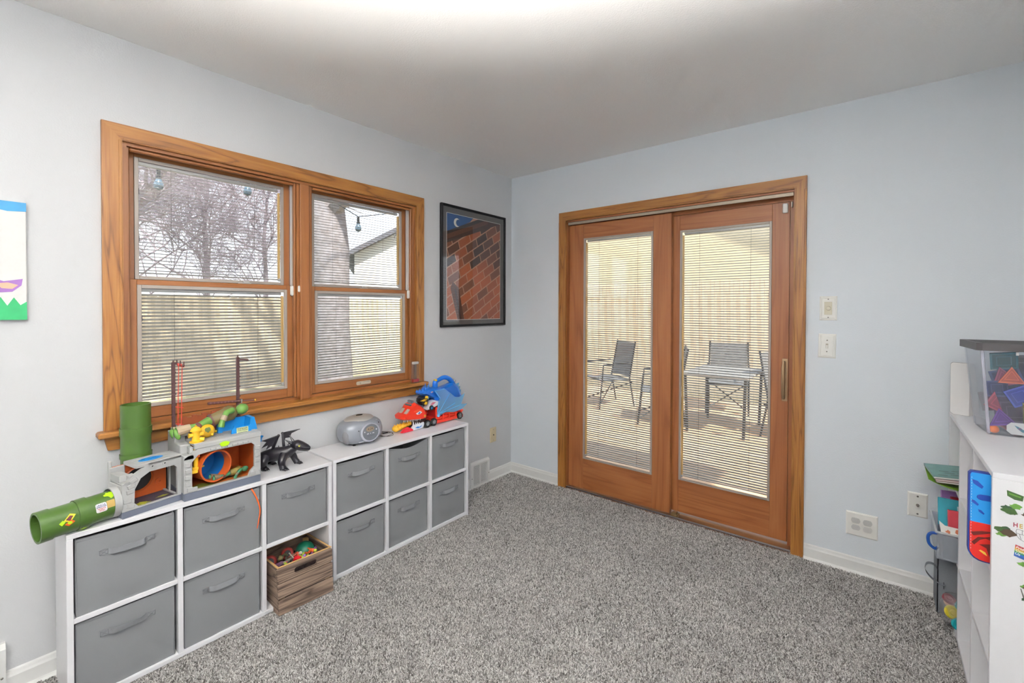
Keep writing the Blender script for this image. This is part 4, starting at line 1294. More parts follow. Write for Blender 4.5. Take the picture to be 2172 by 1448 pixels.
b = MB(); on_pipe(b, -.085, blob(0, 0, .008, 10, 12, .4), r=.0520, a0=-.95); b.build('lime_splat', M_lime, lp)
b = MB(); on_pipe(b, -.125, [(-.014, .000), (.004, .019), (.018, .012), (.002, -.008)], a0=.20); b.build('yellow_sticker', plain('#d8c832', .5, name='sticker_yellow'), lp)
b = MB(); on_pipe(b, -.125, [(-.009, .002), (.003, .013), (.011, .009), (.001, -.004)], r=.0483, a0=.20); b.build('maroon_patch', plain('#5c2430', .5, name='sticker_maroon'), lp)
b = MB(); on_pipe(b, -.125, [(-.012, -.012), (.004, -.001), (.014, -.010), (-.002, -.020)], r=.0485, a0=.20); b.build('orange_patch', plain('#cf5420', .5, name='sticker_orange'), lp)
b = MB(); on_pipe(b, -.125, [(-.026, -.004), (-.016, .004), (-.010, -.004), (-.019, -.013)], r=.0485, a0=.20); b.build('lime_patch', M_lime, lp)
b = MB(); on_pipe(b, -.125, [(math.cos(q)*.006+.001, math.sin(q)*.005-.010) for q in [2*PI*i/14 for i in range(14)]], r=.0488, a0=.20); b.build('lime_patch', M_lime, lp)
def wrap_text(name, body, size, mat, x0, s0, squeeze=1.0, r=.0486, a0=.30, tilt=0.0):
    me = text_mesh(body, size, .0, bold=.0002, squeeze=squeeze)
    for v in me.vertices:
        x, s = v.co.x, v.co.y
        x, s = x*math.cos(tilt)-s*math.sin(tilt), x*math.sin(tilt)+s*math.cos(tilt)
        a = a0+(s+s0)/r
        v.co = Mp @ Vector((x0+x, -math.cos(a)*r, math.sin(a)*r))
    me.materials.append(mat)
    link(name, me, lp)
Mnavy = plain('#24366e', .6, name='ink_navy'); Mred = plain('#b02a2c', .6, name='ink_red')
wrap_text('lettering', 'UNCLE', .0075, Mnavy, -.041, .0085)
wrap_text('lettering', 'SHREDDER', .0070, Mnavy, -.041, .0025, .8)
wrap_text('lettering', 'WANTS', .0062, Mred, -.041, -.0035)
wrap_text('lettering', 'YOU', .0070, Mred, -.041, -.0095)
# upright pipe plugged into the back of the roof
Mu = Matrix.Translation((.010, d+.042, .060)) @ Matrix.Rotation(-PI/2, 4, 'Y')
pipe([(0, .0475), (.112, .0475), (.112, .0505), (.128, .0505), (.128, .0475), (.200, .0475), (.200, .0505), (.230, .0505), (.230, .0475), (.318, .0475)], .0475, Mu).build('standing_pipe', M_tgreen, t, smooth=30)

# --- larger street block
t = thing('toy_street_block', 'grey toy street block with posts, hydrant and orange drum inside', 'toy playset', (.276, -2.2214, ZT), R90)
hwid, dep = .141, .205
MB().box(-hwid, 0, 0, hwid, dep, .030, .002).build('base', M_slate, t)
b = MB()
hole = [(-.113, .050), (-.098, .036), (.092, .036), (.100, .056), (.116, .070), (.116, .165), (.104, .176), (-.060, .176), (-.092, .172), (-.113, .148)]
outr = [(-hwid, .050), (-hwid, .030), (hwid, .030), (hwid, .056), (hwid, .070), (hwid, .195), (hwid, .212), (-.060, .212), (-.105, .190), (-hwid, .165)]
frame_hole(b, outr, hole, 0, .012)
b.build('front_arch', M_tgrey, t)
b = MB()
for i, (x, z, a) in enumerate([(-.127, .140, .2), (-.126, .115, -.1), (-.128, .090, .15), (-.126, .065, 0), (.128, .150, .1), (.127, .120, -.2), (.128, .095, .1), (.121, .055, 0), (.128, .042, 0), (.108, .043, 0), (-.120, .042, 0), (-.105, .040, 0)]):
    b.box(-.010, -.0035, -.009, .010, .002, .009, .002, M=Matrix.Translation((x, 0, z)) @ Matrix.Rotation(a, 4, 'Y'))
for i in range(8): b.box(-.050+i*.020, -.003, .179, -.032+i*.020, .002, .188, .0015)
b.build('arch_stone', M_tgrey, t)
MB().box(-hwid, .012, .030, -hwid+.010, dep, .165, .001).build('side_wall', M_tgrey, t)
MB().box(hwid-.010, .012, .030, hwid, dep, .205, .001).build('side_wall', M_tgrey, t)
b = MB(); b.box(-.105, .0, .205, hwid+.002, dep, .218, .002); b.box(-hwid, .045, .165, -.105, dep, .212, .003); b.box(-hwid, .110, .205, -.105, dep, .235, .003); b.box(-hwid, .0, .160, -.105, .045, .178, .002); b.box(-.118, .01, .178, -.105, .045, .205, .002)
for i in range(3): b.box(-hwid+i*.010, .09+i*.012, .235+i*.010, -.098, dep, .246+i*.010, .002)
for i in range(5): b.box(-.02+i*.008, .05, .218, -.017+i*.008, .10, .2188)
b.box(-.105, -.002, .196, hwid+.002, .014, .214, .002)
b.build('roof_slab', M_tgrey, t)
b = MB(); b.box(-hwid+.010, dep-.010, .030, hwid-.010, dep-.004, .205); b.box(hwid-.016, .014, .030, hwid-.010, dep-.01, .205); b.box(-hwid+.010, .014, .030, -hwid+.016, dep-.01, .160)
b.build('inner_wall', M_torange, t)
b = MB(); b.box(-hwid+.016, .012, .030, hwid-.016, dep-.01, .033); b.build('inner_floor', plain('#a3571f', .6, name='toy_orange_floor', noise=.1), t)
b = MB(); b.prism(blob(-.07, .04, .030, 16, 31, .35, 1.5, .8), .033, .0336, 'Z'); b.build('floor_splat', plain('#6b7326', .6, name='olive_floor_splat', noise=.2), t)
# orange drum, mouth to the front
Md = Matrix.Translation((-.038, .060, .108)) @ Matrix.Rotation(PI/2, 4, 'X') @ Matrix.Rotation(.25, 4, 'Y')
o = MB().lathe([(.058, .050), (.064, .050), (.064, .044), (.062, .040), (.062, -.075), (.058, -.078), (.058, -.060)], 36, closed=True, M=Md).build('drum', M_torange, t, smooth=40)
MB().lathe([(0, -.055), (.0565, -.055), (.0565, .012)], 36, M=Md, a0=-1.9, a1=1.2).build('drum_lining', plain('#155f9f', .45, name='drum_blue'), o, smooth=60)
MB().box(-.100, .006, .160, -.084, .016, .176, .002).cyl((-.092, .004, .168), (-.092, .018, .168), .004, 8).build('drum_tab', M_torange, o)
# yellow pole and clamp
b = MB(); b.cyl((-.094, .022, .120), (-.094, .022, .205), .0085, 14); b.box(-.108, .010, .108, -.078, .036, .122, .002); b.box(-.112, .008, .098, -.090, .030, .112, .002); b.cyl((-.078, .02, .115), (-.066, .02, .118), .003, 8)
b.build('yellow_clamp', M_tyel, t, smooth=40)
b = MB(); b.prism([(.018*math.cos(a)*(1+.12*math.sin(5*a))+.000, .197+.010*math.sin(a)) for a in [2*PI*i/20 for i in range(20)]], -.0055, -.003, 'Y')
b.build('lime_sticker', M_lime, t)
# hydrant
hy = thing('toy_hydrant', 'yellow toy fire hydrant on top of the street block', 'toy hydrant', (.248, -2.313, ZT+.218), R90)
b = MB(); b.lathe([(0, 0), (.022, 0), (.022, .005), (.014, .007), (.013, .042), (.019, .044), (.019, .049), (.014, .056), (.008, .061), (.004, .063), (.004, .067), (0, .067)], 20)
b.build('barrel', M_tyel, hy, smooth=35)
for s in (-1, 1):
    MB().tube([(s*.010, 0, .030), (s*.022, 0, .030), (s*.022, 0, .030), (s*.025, 0, .030)], [.008, .008, .0095, .0095], 12).build('nozzle', M_tyel, hy, smooth=40)
MB().tube([(.010, -.004, .012), (.026, -.010, .008)], [.006, .009], 10).build('valve', M_tyel, hy)
bl = thing('toy_puffball', 'round yellow toy ball behind the hydrant', 'toy ball', (.205, -2.262, ZT+.218), R90)
MB().ell((0, 0, .027), (.029, .026, .027), 20, 14).build('ball_body', plain('#d3a522', .45, name='toy_ochre'), bl, smooth=80)
b = MB(); b.lathe([(.0, 0), (.006, 0), (.002, .008), (0, .008)], 8, Matrix.Translation((.012, -.024, .014)) @ Matrix.Rotation(1.9, 4, 'X')); b.lathe([(.0, 0), (.006, 0), (.002, .008), (0, .008)], 8, Matrix.Translation((.026, -.008, .020)) @ Matrix.Rotation(1.4, 4, 'Y'))
b.build('knob', plain('#d3a522', .45, name='toy_ochre'), bl)
b = MB(); b.prism(blob(0, 0, .010, 12, 5, .3), -.0005, .0005, 'Y', M=Matrix.Translation((-.004, -.0245, .036)) @ Matrix.Rotation(-.35, 4, 'X')); b.build('dark_patch', plain('#4a5b22', .5, name='dark_olive_paint'), bl)
# posts
for k, (x, zt) in enumerate(((-.127, .530), (.116, .532))):
    b = MB(); b.box(x-.006, .172, .218, x+.006, .184, zt, .0015)
    b.cyl((x, .178, zt), (x, .178, zt+.008), .0028, 8)
    for i in range(6): b.box(x-.008, .170, .26+i*.045, x+.008, .173, .266+i*.045)
    po = b.build('post', M_tbrown, t)
    if k == 1:
        MB().box(x, .172, zt-.022, x+.004, .176, zt-.012).tube([(x+.004, .176, zt-.012), (x+.034, .150, zt-.014)], .004, 8).build('post_arm', M_tbrown, po)
    else:
        b = MB(); b.tube([(x+.004, .176, zt-.004), (x+.030, .150, zt-.016)], .0045, 8)
        for q in range(3): b.cyl((x+.010+q*.010, .168-q*.008, zt-.004-q*.004), (x+.010+q*.010, .168-q*.008, zt+.010-q*.004), .0025, 8)
        b.build('post_arm', M_tbrown, po)
        b = MB()
        for q in range(2):
            xx = x+.014+q*.012
            b.tube([(xx, .160, zt-.012), (xx-.002, .160, .40), (xx-.004, .158, .27), (xx, .158, .238)], .0016, 6)
        b.tube([(x+.004, .166, .345), (x+.030, .160, .338)], .002, 6); b.tube([(x+.004, .166, .275), (x+.030, .160, .268)], .002, 6)
        for q in range(3): b.lathe([(.004, -.002), (.007, -.002), (.007, .002), (.004, .002)], 12, Matrix.Translation((x+.012+q*.009, .158, zt-.010-q*.003)) @ Matrix.Rotation(PI/2, 4, 'Y'), closed=True)
        b.build('red_cord', plain('#c0392b', .45, name='red_cord_plastic'), po)
b = MB()
poly = [(-.115, .218)]
xs = -.115
for i in range(9):
    z = .288+(i % 2)*.006+i*.0012
    poly += [(xs, z), (xs+.018, z)]
    xs += .018
poly += [(xs, .218)]
b.prism(poly, .178, .188, 'Y')
b.build('parapet', plain('#8a4423', .5, name='toy_brick_brown', noise=.12), t)
# blue road barrier with warning sign
b = MB(); b.prism([(.010, .218), (.138, .218), (.138, .270), (.012, .270)], .120, .126, 'Y')
b.prism([(.118, .216), (.152, .216), (.140, .272), (.124, .272)], .060, .126, 'Y'); b.prism([(.010, .218), (.028, .218), (.026, .262), (.013, .262)], .100, .122, 'Y')
b.build('blue_barrier', M_tblue, t)
b = MB(); b.prism([(.042, .208), (.122, .208), (.120, .244), (.058, .240), (.054, .252), (.050, .240), (.044, .236)], .044, .050, 'Y')
sg = b.build('blue_barrier', M_tblue, t)
MB().box(.062, .0425, .212, .108, .0442, .240, .0004).build('warning_sign', plain('#d6dfa8', .5, name='pale_lime_paper'), sg)
text('lettering', 'DANGER', .0105, M_black, sg, (.085, .0422, .2345), squeeze=.95)
text('lettering', 'CAUTION', .0092, M_black, sg, (.085, .0422, .2265), squeeze=.95)
b = MB()
for i in range(7): b.box(.068+i*.005, .0419, .2150, .0718+i*.005, .0424, .2195)
b.build('print_bars', M_black, sg)
# blue funnel on the right wall
fn = MB().lathe([(.010, 0), (.013, .004), (.015, .016), (.021, .026), (.019, .026), (.013, .016), (.011, .006), (.010, .004)], 20, closed=True, M=Matrix.Translation((hwid+.021, .075, .150))).build('blue_funnel', M_tblue, t, smooth=40)
MB().box(hwid, .068, .150, hwid+.014, .082, .158, .002).build('funnel_bracket', M_tblue, t)

# --- plain jointed figures (generic stand-ins) and a staff
def axes(z_, y_):
    """euler that sends local z to z_ and local y as near as possible to y_"""
    zc = Vector(z_).normalized(); yc = Vector(y_); yc = (yc-zc*yc.dot(zc)).normalized(); xc = yc.cross(zc)
    return Matrix((xc, yc, zc)).transposed().to_euler()
def doll(name, label, cat, loc, rot, s, body, limb, pad, band, group=None, pose=0):
    t = thing(name, label, cat, loc, rot=rot)
    mb_, ml, mp_, mbd = (plain(q, .5, name='figure_'+q.strip('#'), noise=.08) for q in (body, limb, pad, band))
    T_ = lambda pts: [tuple(v*s for v in p) for p in pts]
    MB().tube(T_([(0, 0, -.30), (0, 0, -.2), (0, 0, 0), (0, 0, .22), (0, 0, .34)]), [v*s for v in (.11, .15, .16, .20, .09)], 14, flat=.72).build('torso', mb_, t, smooth=70)
    MB().tube(T_([(0, 0, -.27), (0, 0, -.20)]), [.165*s, .165*s], 14, flat=.74).build('belt', mp_, t, smooth=50)
    MB().ell((0, -.02*s, .47*s), (.125*s, .135*s, .15*s), 18, 12).build('head', ml, t, smooth=80)
    arms = [[(-.20, 0, .22), (-.36, -.03, .06), (-.34, -.20, -.10), (-.30, -.30, -.16)], [(.20, 0, .22), (.34, -.05, .02), (.26, -.22, -.12), (.20, -.30, -.18)]]
    for a in arms:
        o = MB().tube(T_(a), [v*s for v in (.075, .07, .06, .075)], 12).build('arm', ml, t, smooth=70)
        p0, p1 = Vector(a[1]).lerp(Vector(a[2]), .35), Vector(a[1]).lerp(Vector(a[2]), .85)
        MB().tube(T_([tuple(p0), tuple(p1)]), .073*s, 12).build('arm_band', mbd, o)
    legs = [[(-.09, 0, -.28), (-.17, -.05, -.55), (-.20, .02, -.82), (-.21, .02, -.96)], [(.09, 0, -.28), (.18, -.02, -.56), (.17, .10, -.84), (.16, .12, -.98)]]
    for l in legs:
        o = MB().tube(T_(l), [v*s for v in (.105, .085, .085, .11)], 12).build('leg', ml, t, smooth=70)
        k = Vector(l[1])
        MB().ell(tuple(k*s), (.10*s, .10*s, .10*s), 12, 8).build('knee_pad', mp_, o, smooth=70)
        p0, p1 = Vector(l[1]).lerp(Vector(l[2]), .55), Vector(l[3])
        MB().tube(T_([tuple(p0), tuple(p1)]), [.098*s, .122*s], 12).build('shin_band', mbd, o)
        MB().ell(tuple((Vector(l[3])+Vector((0, -.06, -.02)))*s), (.085*s, .14*s, .06*s), 12, 8).build('foot', ml, o, smooth=70)
    return t
doll('toy_figure', 'large green toy figure in a brown vest sprawled across the street block', 'toy figure', (.170, -2.196, ZT+.288), axes((.06, .95, .28), (-.45, -.2, .85)), .172, '#6a5c35', '#5f8a3c', '#57332f', '#a7957d')
doll('toy_figure', 'small dark green toy figure lying inside the street block', 'toy figure', (.232, -2.168, ZT+.056), axes((-.05, .98, .06), (-.3, 0, .95)), .088, '#7a6a2f', '#2f6b4a', '#4d3029', '#6c5f4a')
t = thing('toy_staff', 'brown toy staff with an ochre tip resting over the street block', 'toy staff', (.108, -2.228, ZT+.340), R90, rot=(0, math.radians(4), R90))
MB().tube([(0, 0, 0), (.135, 0, 0)], .0055, 8).build('sheath', plain('#512c2a', .5, name='staff_brown'), t)
MB().tube([(.135, 0, 0), (.190, 0, 0)], .0034, 8).build('grip', plain('#6b4038', .5, name='grip_brown'), t)
MB().box(.130, -.007, -.009, .136, .007, .009, .001).build('guard', plain('#8b8781', .4, .4, name='guard_grey'), t)
MB().ell((.192, 0, 0), .0045, 10, 8).build('tip', M_tyel, t)
for i in range(9): MB().tube([(.008+i*.014, 0, 0), (.012+i*.014, 0, 0)], .0064, 8).build('wrap', plain('#6f4844', .6, name='wrap_band'), t)

# --- black dragon (generic)
M_drg = plain('#1d1b22', .33, name='black_dragon_vinyl', noise=.1)
M_drg2 = plain('#26232b', .5, name='black_wing_vinyl', noise=.1)
t = thing('toy_dragon', 'black toy dragon with spread wings standing between the playset and the radio', 'toy dragon', (.170, -1.930, ZT), R90+.12)
def spline(pts, n=6):
    P = [Vector(p) for p in pts]; out = []
    for i in range(len(P)-1):
        p0, p1, p2, p3 = P[max(i-1, 0)], P[i], P[i+1], P[min(i+2, len(P)-1)]
        for k in range(n):
            u = k/n
            out.append(.5*((2*p1)+(-p0+p2)*u+(2*p0-5*p1+4*p2-p3)*u*u+(-p0+3*p1-3*p2+p3)*u**3))
    out.append(P[-1]); return out
def srad(r, n=6):
    out = []
    for i in range(len(r)-1):
        for k in range(n): out.append(r[i]+(r[i+1]-r[i])*k/n)
    out.append(r[-1]); return out
b = MB()
b.tube(spline([(-.085, .085, .040), (-.060, .060, .052), (-.030, .030, .060), (.000, .000, .064), (.022, -.018, .078), (.036, -.030, .092)]), srad([.020, .026, .031, .030, .023, .018]), 16, flat=1.05)
b.build('trunk_and_neck', M_drg, t, smooth=80)
b = MB()
b.tube(spline([(.026, -.020, .098), (.040, -.036, .098), (.056, -.052, .090), (.074, -.068, .080), (.084, -.077, .076)]), srad([.018, .029, .026, .019, .008]), 16, flat=.82)
hd = b.build('head', M_drg, t, smooth=80)
b = MB()
for s in (-1, 1):
    b.lathe([(0, 0), (.007, 0), (.0045, .016), (.0012, .034), (0, .036)], 8, Matrix.Translation((.026+s*.012, -.022+s*.012, .112)) @ Matrix.Rotation(-.75, 4, Vector((1, 1, 0))) @ Matrix.Rotation(s*.25, 4, 'Y'))
    b.lathe([(0, 0), (.004, 0), (.0012, .016), (0, .017)], 8, Matrix.Translation((.018+s*.016, -.026+s*.016, .104)) @ Matrix.Rotation(-.9, 4, Vector((1, 1, 0))))
for i in range(4): b.lathe([(0, 0), (.004, 0), (.0008, .011), (0, .0115)], 6, Matrix.Translation((.016-.016*i, -.010+.016*i, .104-.007*i)))
b.build('horn', M_drg, hd)
for s in (-1, 1):
    o = MB().ell((.050+s*.0155, -.050+s*.0155, .099), (.0055, .0055, .0045), 10, 8).build('eye', plain('#b6b04a', .2, name='dragon_eye_olive'), hd, smooth=80)
    MB().ell((.053+s*.0175, -.054+s*.0165, .0995), (.0022, .0022, .0034), 8, 6).build('pupil', M_black, o)
for (pts, rad) in (([(-.014, -.022, .062), (-.034, -.034, .042), (-.036, -.040, .020), (-.034, -.046, .006)], [.021, .018, .014, .015]),
                   ([(.024, .004, .060), (.044, .004, .042), (.050, -.006, .020), (.056, -.014, .006)], [.019, .016, .013, .014]),
                   ([(-.070, .042, .054), (-.086, .030, .036), (-.082, .040, .018), (-.082, .032, .006)], [.022, .019, .014, .015]),
                   ([(-.040, .078, .052), (-.024, .084, .034), (-.022, .090, .018), (-.018, .082, .006)], [.020, .017, .013, .014])):
    o = MB().tube(spline(pts), srad(rad), 12).build('leg', M_drg, t, smooth=80)
    e = Vector(pts[-1])
    b = MB(); b.ell((e.x+.003, e.y-.008, .006), (.014, .016, .0065), 12, 8)
    for k in (-1, 0, 1): b.lathe([(0, 0), (.0035, 0), (.0008, .010), (0, .0105)], 6, Matrix.Translation((e.x+.003+k*.008, e.y-.020, .005)) @ Matrix.Rotation(PI/2+.2, 4, 'X'))
    b.build('claw_foot', M_drg, o, smooth=60)
b = MB(); b.tube(spline([(-.080, .082, .045), (-.105, .095, .070), (-.118, .100, .105)]), srad([.018, .011, .004]), 10)
b.prism([(-.126, .098), (-.108, .100), (-.112, .122), (-.130, .118)], .097, .103, 'Y'); b.build('tail', M_drg, t, smooth=70)
def wing(root, elbow, tips, parent):
    b = MB(); b.tube([root, elbow], [.007, .005], 8); b.ell(elbow, .0065, 10, 8)
    for q in tips[:1]: b.tube([elbow, q], [.004, .0015], 6)
    o = b.build('wing_arm', M_drg, parent, smooth=60)
    b = MB()
    E = Vector(elbow); pts = [Vector(q) for q in tips]+[Vector(root)]
    th = Vector((0, .0008, 0))
    ring = []
    for i in range(len(pts)-1):
        mid = (pts[i]+pts[i+1])/2; mid = mid.lerp(E, .28)
        ring += [pts[i], mid]
    ring.append(pts[-1])
    n = len(ring)
    vs = [E-th]+[p-th for p in ring]+[E+th]+[p+th for p in ring]
    fs = [(0, i+1, i+2) for i in range(n-1)]+[(n+1, n+1+i+2, n+1+i+1) for i in range(n-1)]+[(i+1, i+2, n+1+i+2, n+1+i+1) for i in range(n-1)]
    b._faces(vs, fs)
    b.build('wing_skin', M_drg2, o)
wing((.004, .012, .090), (.008, .030, .152), [(.112, .050, .146), (.055, .046, .118), (.020, .040, .104)], t)
wing((-.044, .030, .082), (-.022, .012, .150), [(-.092, .030, .138), (-.088, .040, .102), (-.066, .040, .090)], t)

# --- portable radio with a cable
t = thing('portable_radio', 'silver rounded portable radio with a round clock dial', 'radio', (.108, -1.487, ZT+.004), R90)
M_rsil = plain('#8d9199', .38, .25, name='radio_silver', noise=.03)
M_rdark = plain('#6d7078', .5, .15, name='radio_grey', noise=.03)
def sq(u, v, a, bb, c, e1=.55, e2=.62):
    su = lambda x, e: math.copysign(abs(x)**e, x)
    return (a*su(math.cos(v), e1)*su(math.cos(u), e2), bb*su(math.cos(v), e1)*su(math.sin(u), e2), c*su(math.sin(v), e1))
A, Bq, Cq, ZC = .124, .082, .071, .071
b = MB()
b.grid(lambda i, j: tuple(Vector(sq(2*PI*i, -PI/2+PI*j, A, Bq, Cq, .72, .75))+Vector((0, 0, ZC))), 56, 28)
body = b.build('shell', M_rsil, t, smooth=70)
b = MB(); b.lathe([(0, .030), (.04, .0285), (.066, .021), (.078, .010), (.080, .004), (.075, 0), (0, 0)], 36, Matrix.Translation((0, .004, .122)) @ Matrix.Diagonal((1.12, .82, 1, 1)))
lid = b.build('disc_lid', plain('#b3afa9', .3, .35, name='radio_lid_champagne', noise=.02), t, smooth=50)
MB().lathe([(0, .0335), (.017, .0325), (.020, .029), (0, .028)], 24, Matrix.Translation((0, .004, .122)) @ Matrix.Diagonal((1.0, .7, 1, 1))).build('lid_window', plain('#15130f', .12, name='radio_dark_window'), lid, smooth=50)
for s in (-1, 1):
    MB().ell((s*.094, -.030, .062), (.028, .030, .050), 20, 14, rot=Matrix.Rotation(s*-.55, 4, 'Z')).build('speaker_grille', plain('#7b7a7e', .7, name='speaker_cloth', noise=.12, scale=300), t, smooth=80)
dm = Matrix.Translation((.014, -.0775, .066)) @ Matrix.Rotation(PI/2-.10, 4, 'X')
MB().lathe([(0, 0), (.056, 0), (.056, .006), (.052, .011), (.047, .010), (.047, .006), (0, .006)], 40, dm @ Matrix.Diagonal((1.08, .93, 1, 1))).build('dial_ring', plain('#c3c6d2', .3, .4, name='radio_ring_silver', noise=.02), t, smooth=40)
df = MB().lathe([(0, .0075), (.0465, .0075), (.0465, .006), (0, .006)], 36, dm @ Matrix.Diagonal((1.08, .93, 1, 1))).build('dial_face', M_rdark, t)
b = MB(); b.prism([(.025*math.cos(a), .0135*math.sin(a)) for a in [2*PI*i/28 for i in range(28)]], .0075, .0085, 'Z', dm @ Matrix.Translation((-.002, .018, 0)))
b.build('clock_display', plain('#9a8a76', .25, name='lcd_tan', noise=.02), df)
me = text_mesh('4:24', .0185, .0001, bold=.0001)
me.transform(dm @ Matrix.Translation((-.002, .018, .0087)))
me.materials.append(plain('#2e2620', .5, name='lcd_ink')); link('clock_digits', me, df)
b = MB()
for (x, z, w_) in ((-.018, -.006, .012), (-.001, -.006, .005), (.016, -.006, .012)): b.box(x-w_/2, z-.0025, .0075, x+w_/2, z+.0025, .0095, .001, M=dm)
for (x, z) in ((-.037, .006), (.037, .010)): b.ell((0, 0, 0), (.0042, .0042, .0025), 10, 6, M=dm @ Matrix.Translation((x, z, .0085)))
b.build('dial_button', plain('#e3e4ea', .3, .2, name='button_bright'), df)
b = MB()
for i in range(9): b.box(-.020+i*.0048, -.0195, .0075, -.0168+i*.0048, -.0175, .0081, M=dm)
b.build('print_bars', plain('#3a4450', .5, name='dial_ink'), df)
b = MB()
for i in range(6): b.box(-.050+i*.022, -.062, .119, -.034+i*.022, -.052, .1235, .002)
b.build('top_button', plain('#a9acb0', .35, .3, name='radio_button'), t)
b = MB(); b.box(-.052, -.0800, .018, -.022, -.068, .023, .002); b.build('front_switch', plain('#c9ccd4', .35, .3, name='radio_switch'), t)
b = MB(); b.cyl((-.055, -.074, .085), (-.055, -.080, .085), .003, 8); b.cyl((.077, -.060, .108), (.077, -.070, .107), .003, 8); b.build('port', M_black, t)
b = MB()
for sx in (-.06, .06):
    for sy in (-.04, .04): b.cyl((sx, sy, 0), (sx, sy, .010), .008, 10)
b.build('foot', M_black, t)
cb_ = thing('power_cable', 'thin dark cable coiled on the organiser beside the radio', 'cable', (.10, -1.33, ZT+.0065), R90)
pts = []
for i in range(64):
    a = i/63*5.2*PI
    pts.append((.014+.046*math.cos(a)*(1+.18*math.sin(a*.37))+.006*i/63, .004+.062*math.sin(a)*(.85+.2*math.cos(a*.53)), .0005+.0022*abs(math.sin(a*.7))+.0012*(i/63)))
pts = [(-.075, .052, .012), (-.05, .05, .006)]+pts
MB().tube(pts, .0013, 6).build('coil', plain('#4a4640', .6, name='cable_rubber'), cb_)
MB().tube([(.010, .012, .006), (.040, .006, .006)], .0035, 8).build('plug', M_black, cb_)

# --- red beast truck carrying a blue winged beast
ZT2 = ZT+.004
t = thing('toy_truck', 'red monster-headed toy truck with toothy open jaw at the right end', 'toy truck', (.112, -.950, ZT2), R90)
M_tr = plain('#d8331f', .33, name='truck_red', noise=.05)
M_trd = plain('#9c1216', .45, name='truck_deep_red', noise=.05)
M_trw = plain('#e4e6ec', .35, name='truck_white', noise=.02)
HW = .048
b = MB(); b.box(-.10, -HW+.008, .014, .222, HW-.008, .034, .003); b.box(-.02, -HW+.004, .034, .225, HW-.004, .048, .002)
b.build('chassis', M_tr, t)
for s in (-1, 1):
    y = s*HW
    b = MB()
    top = lambda x: .112-.055*max(0, (x-.02)/.21)
    xs_ = [-.016, .020, .075, .130, .185, .226]
    for x in (-.016, .044, .098, .160, .212):
        b.box(x-.005, y-.003, .030, x+.005, y+.003, top(x), .001)
    b.prism([(-.020, .105), (.226, .050), (.226, .060), (-.020, .116)], y-.0035, y+.0035, 'Y')
    b.prism([(-.020, .070), (.150, .050), (.150, .057), (-.020, .077)], y-.0035, y+.0035, 'Y')
    b.box(-.02, y-.004, .008, .226, y+.004, .030, .002)
    b.build('side_frame', M_tr, t)
MB().box(-.018, -HW+.006, .048, .222, HW-.006, .058).box(-.016, -HW+.010, .034, .100, HW-.010, .095).build('cargo_core', M_trd, t)
def wheel(parent, x, y, z, r, w_=.016, rim='#8f9296', name='wheel'):
    o = MB().lathe([(r*.55, -w_/2), (r*.9, -w_/2), (r, -w_*.3), (r, w_*.3), (r*.9, w_/2), (r*.55, w_/2)], 22, Matrix.Translation((x, y, z)) @ Matrix.Rotation(PI/2, 4, 'X'), closed=True).build(name, M_black, parent, smooth=40)
    b = MB(); b.lathe([(0, -w_*.35), (r*.55, -w_*.35), (r*.55, w_*.35), (0, w_*.35)], 16, Matrix.Translation((x, y, z)) @ Matrix.Rotation(PI/2, 4, 'X'))
    for k in range(5):
        a = 2*PI*k/5
        b.box(-r*.08, -w_*.5, 0, r*.08, w_*.5, r*.6, M=Matrix.Translation((x, y, z)) @ Matrix.Rotation(a, 4, 'Y'))
    b.build('rim', plain(rim, .35, .5, name='rim_grey'), o)
    return o
for (x, r) in ((-.093, .0245), (-.040, .0250), (.191, .0240)):
    for s in (-1, 1): wheel(t, x, s*(HW+.004), r+.0005, r)
head = [(-.280, .093), (-.262, .104), (-.236, .112), (-.215, .135), (-.196, .160), (-.176, .168), (-.140, .150), (-.108, .126), (-.086, .095), (-.086, .056), (-.123, .054), (-.190, .062), (-.256, .072), (-.276, .080)]
b = MB(); puffy(b, head, .050, .84)
hd = b.build('upper_head', M_tr, t, smooth=35)
b = MB()
for s in (-1, 1):
    b.prism([(-.246, .110), (-.218, .134), (-.208, .120), (-.238, .100)], s*.024-.012, s*.024+.012, 'Y')
b.build('grey_plate', plain('#b3a89f', .4, name='truck_plate_grey'), hd)
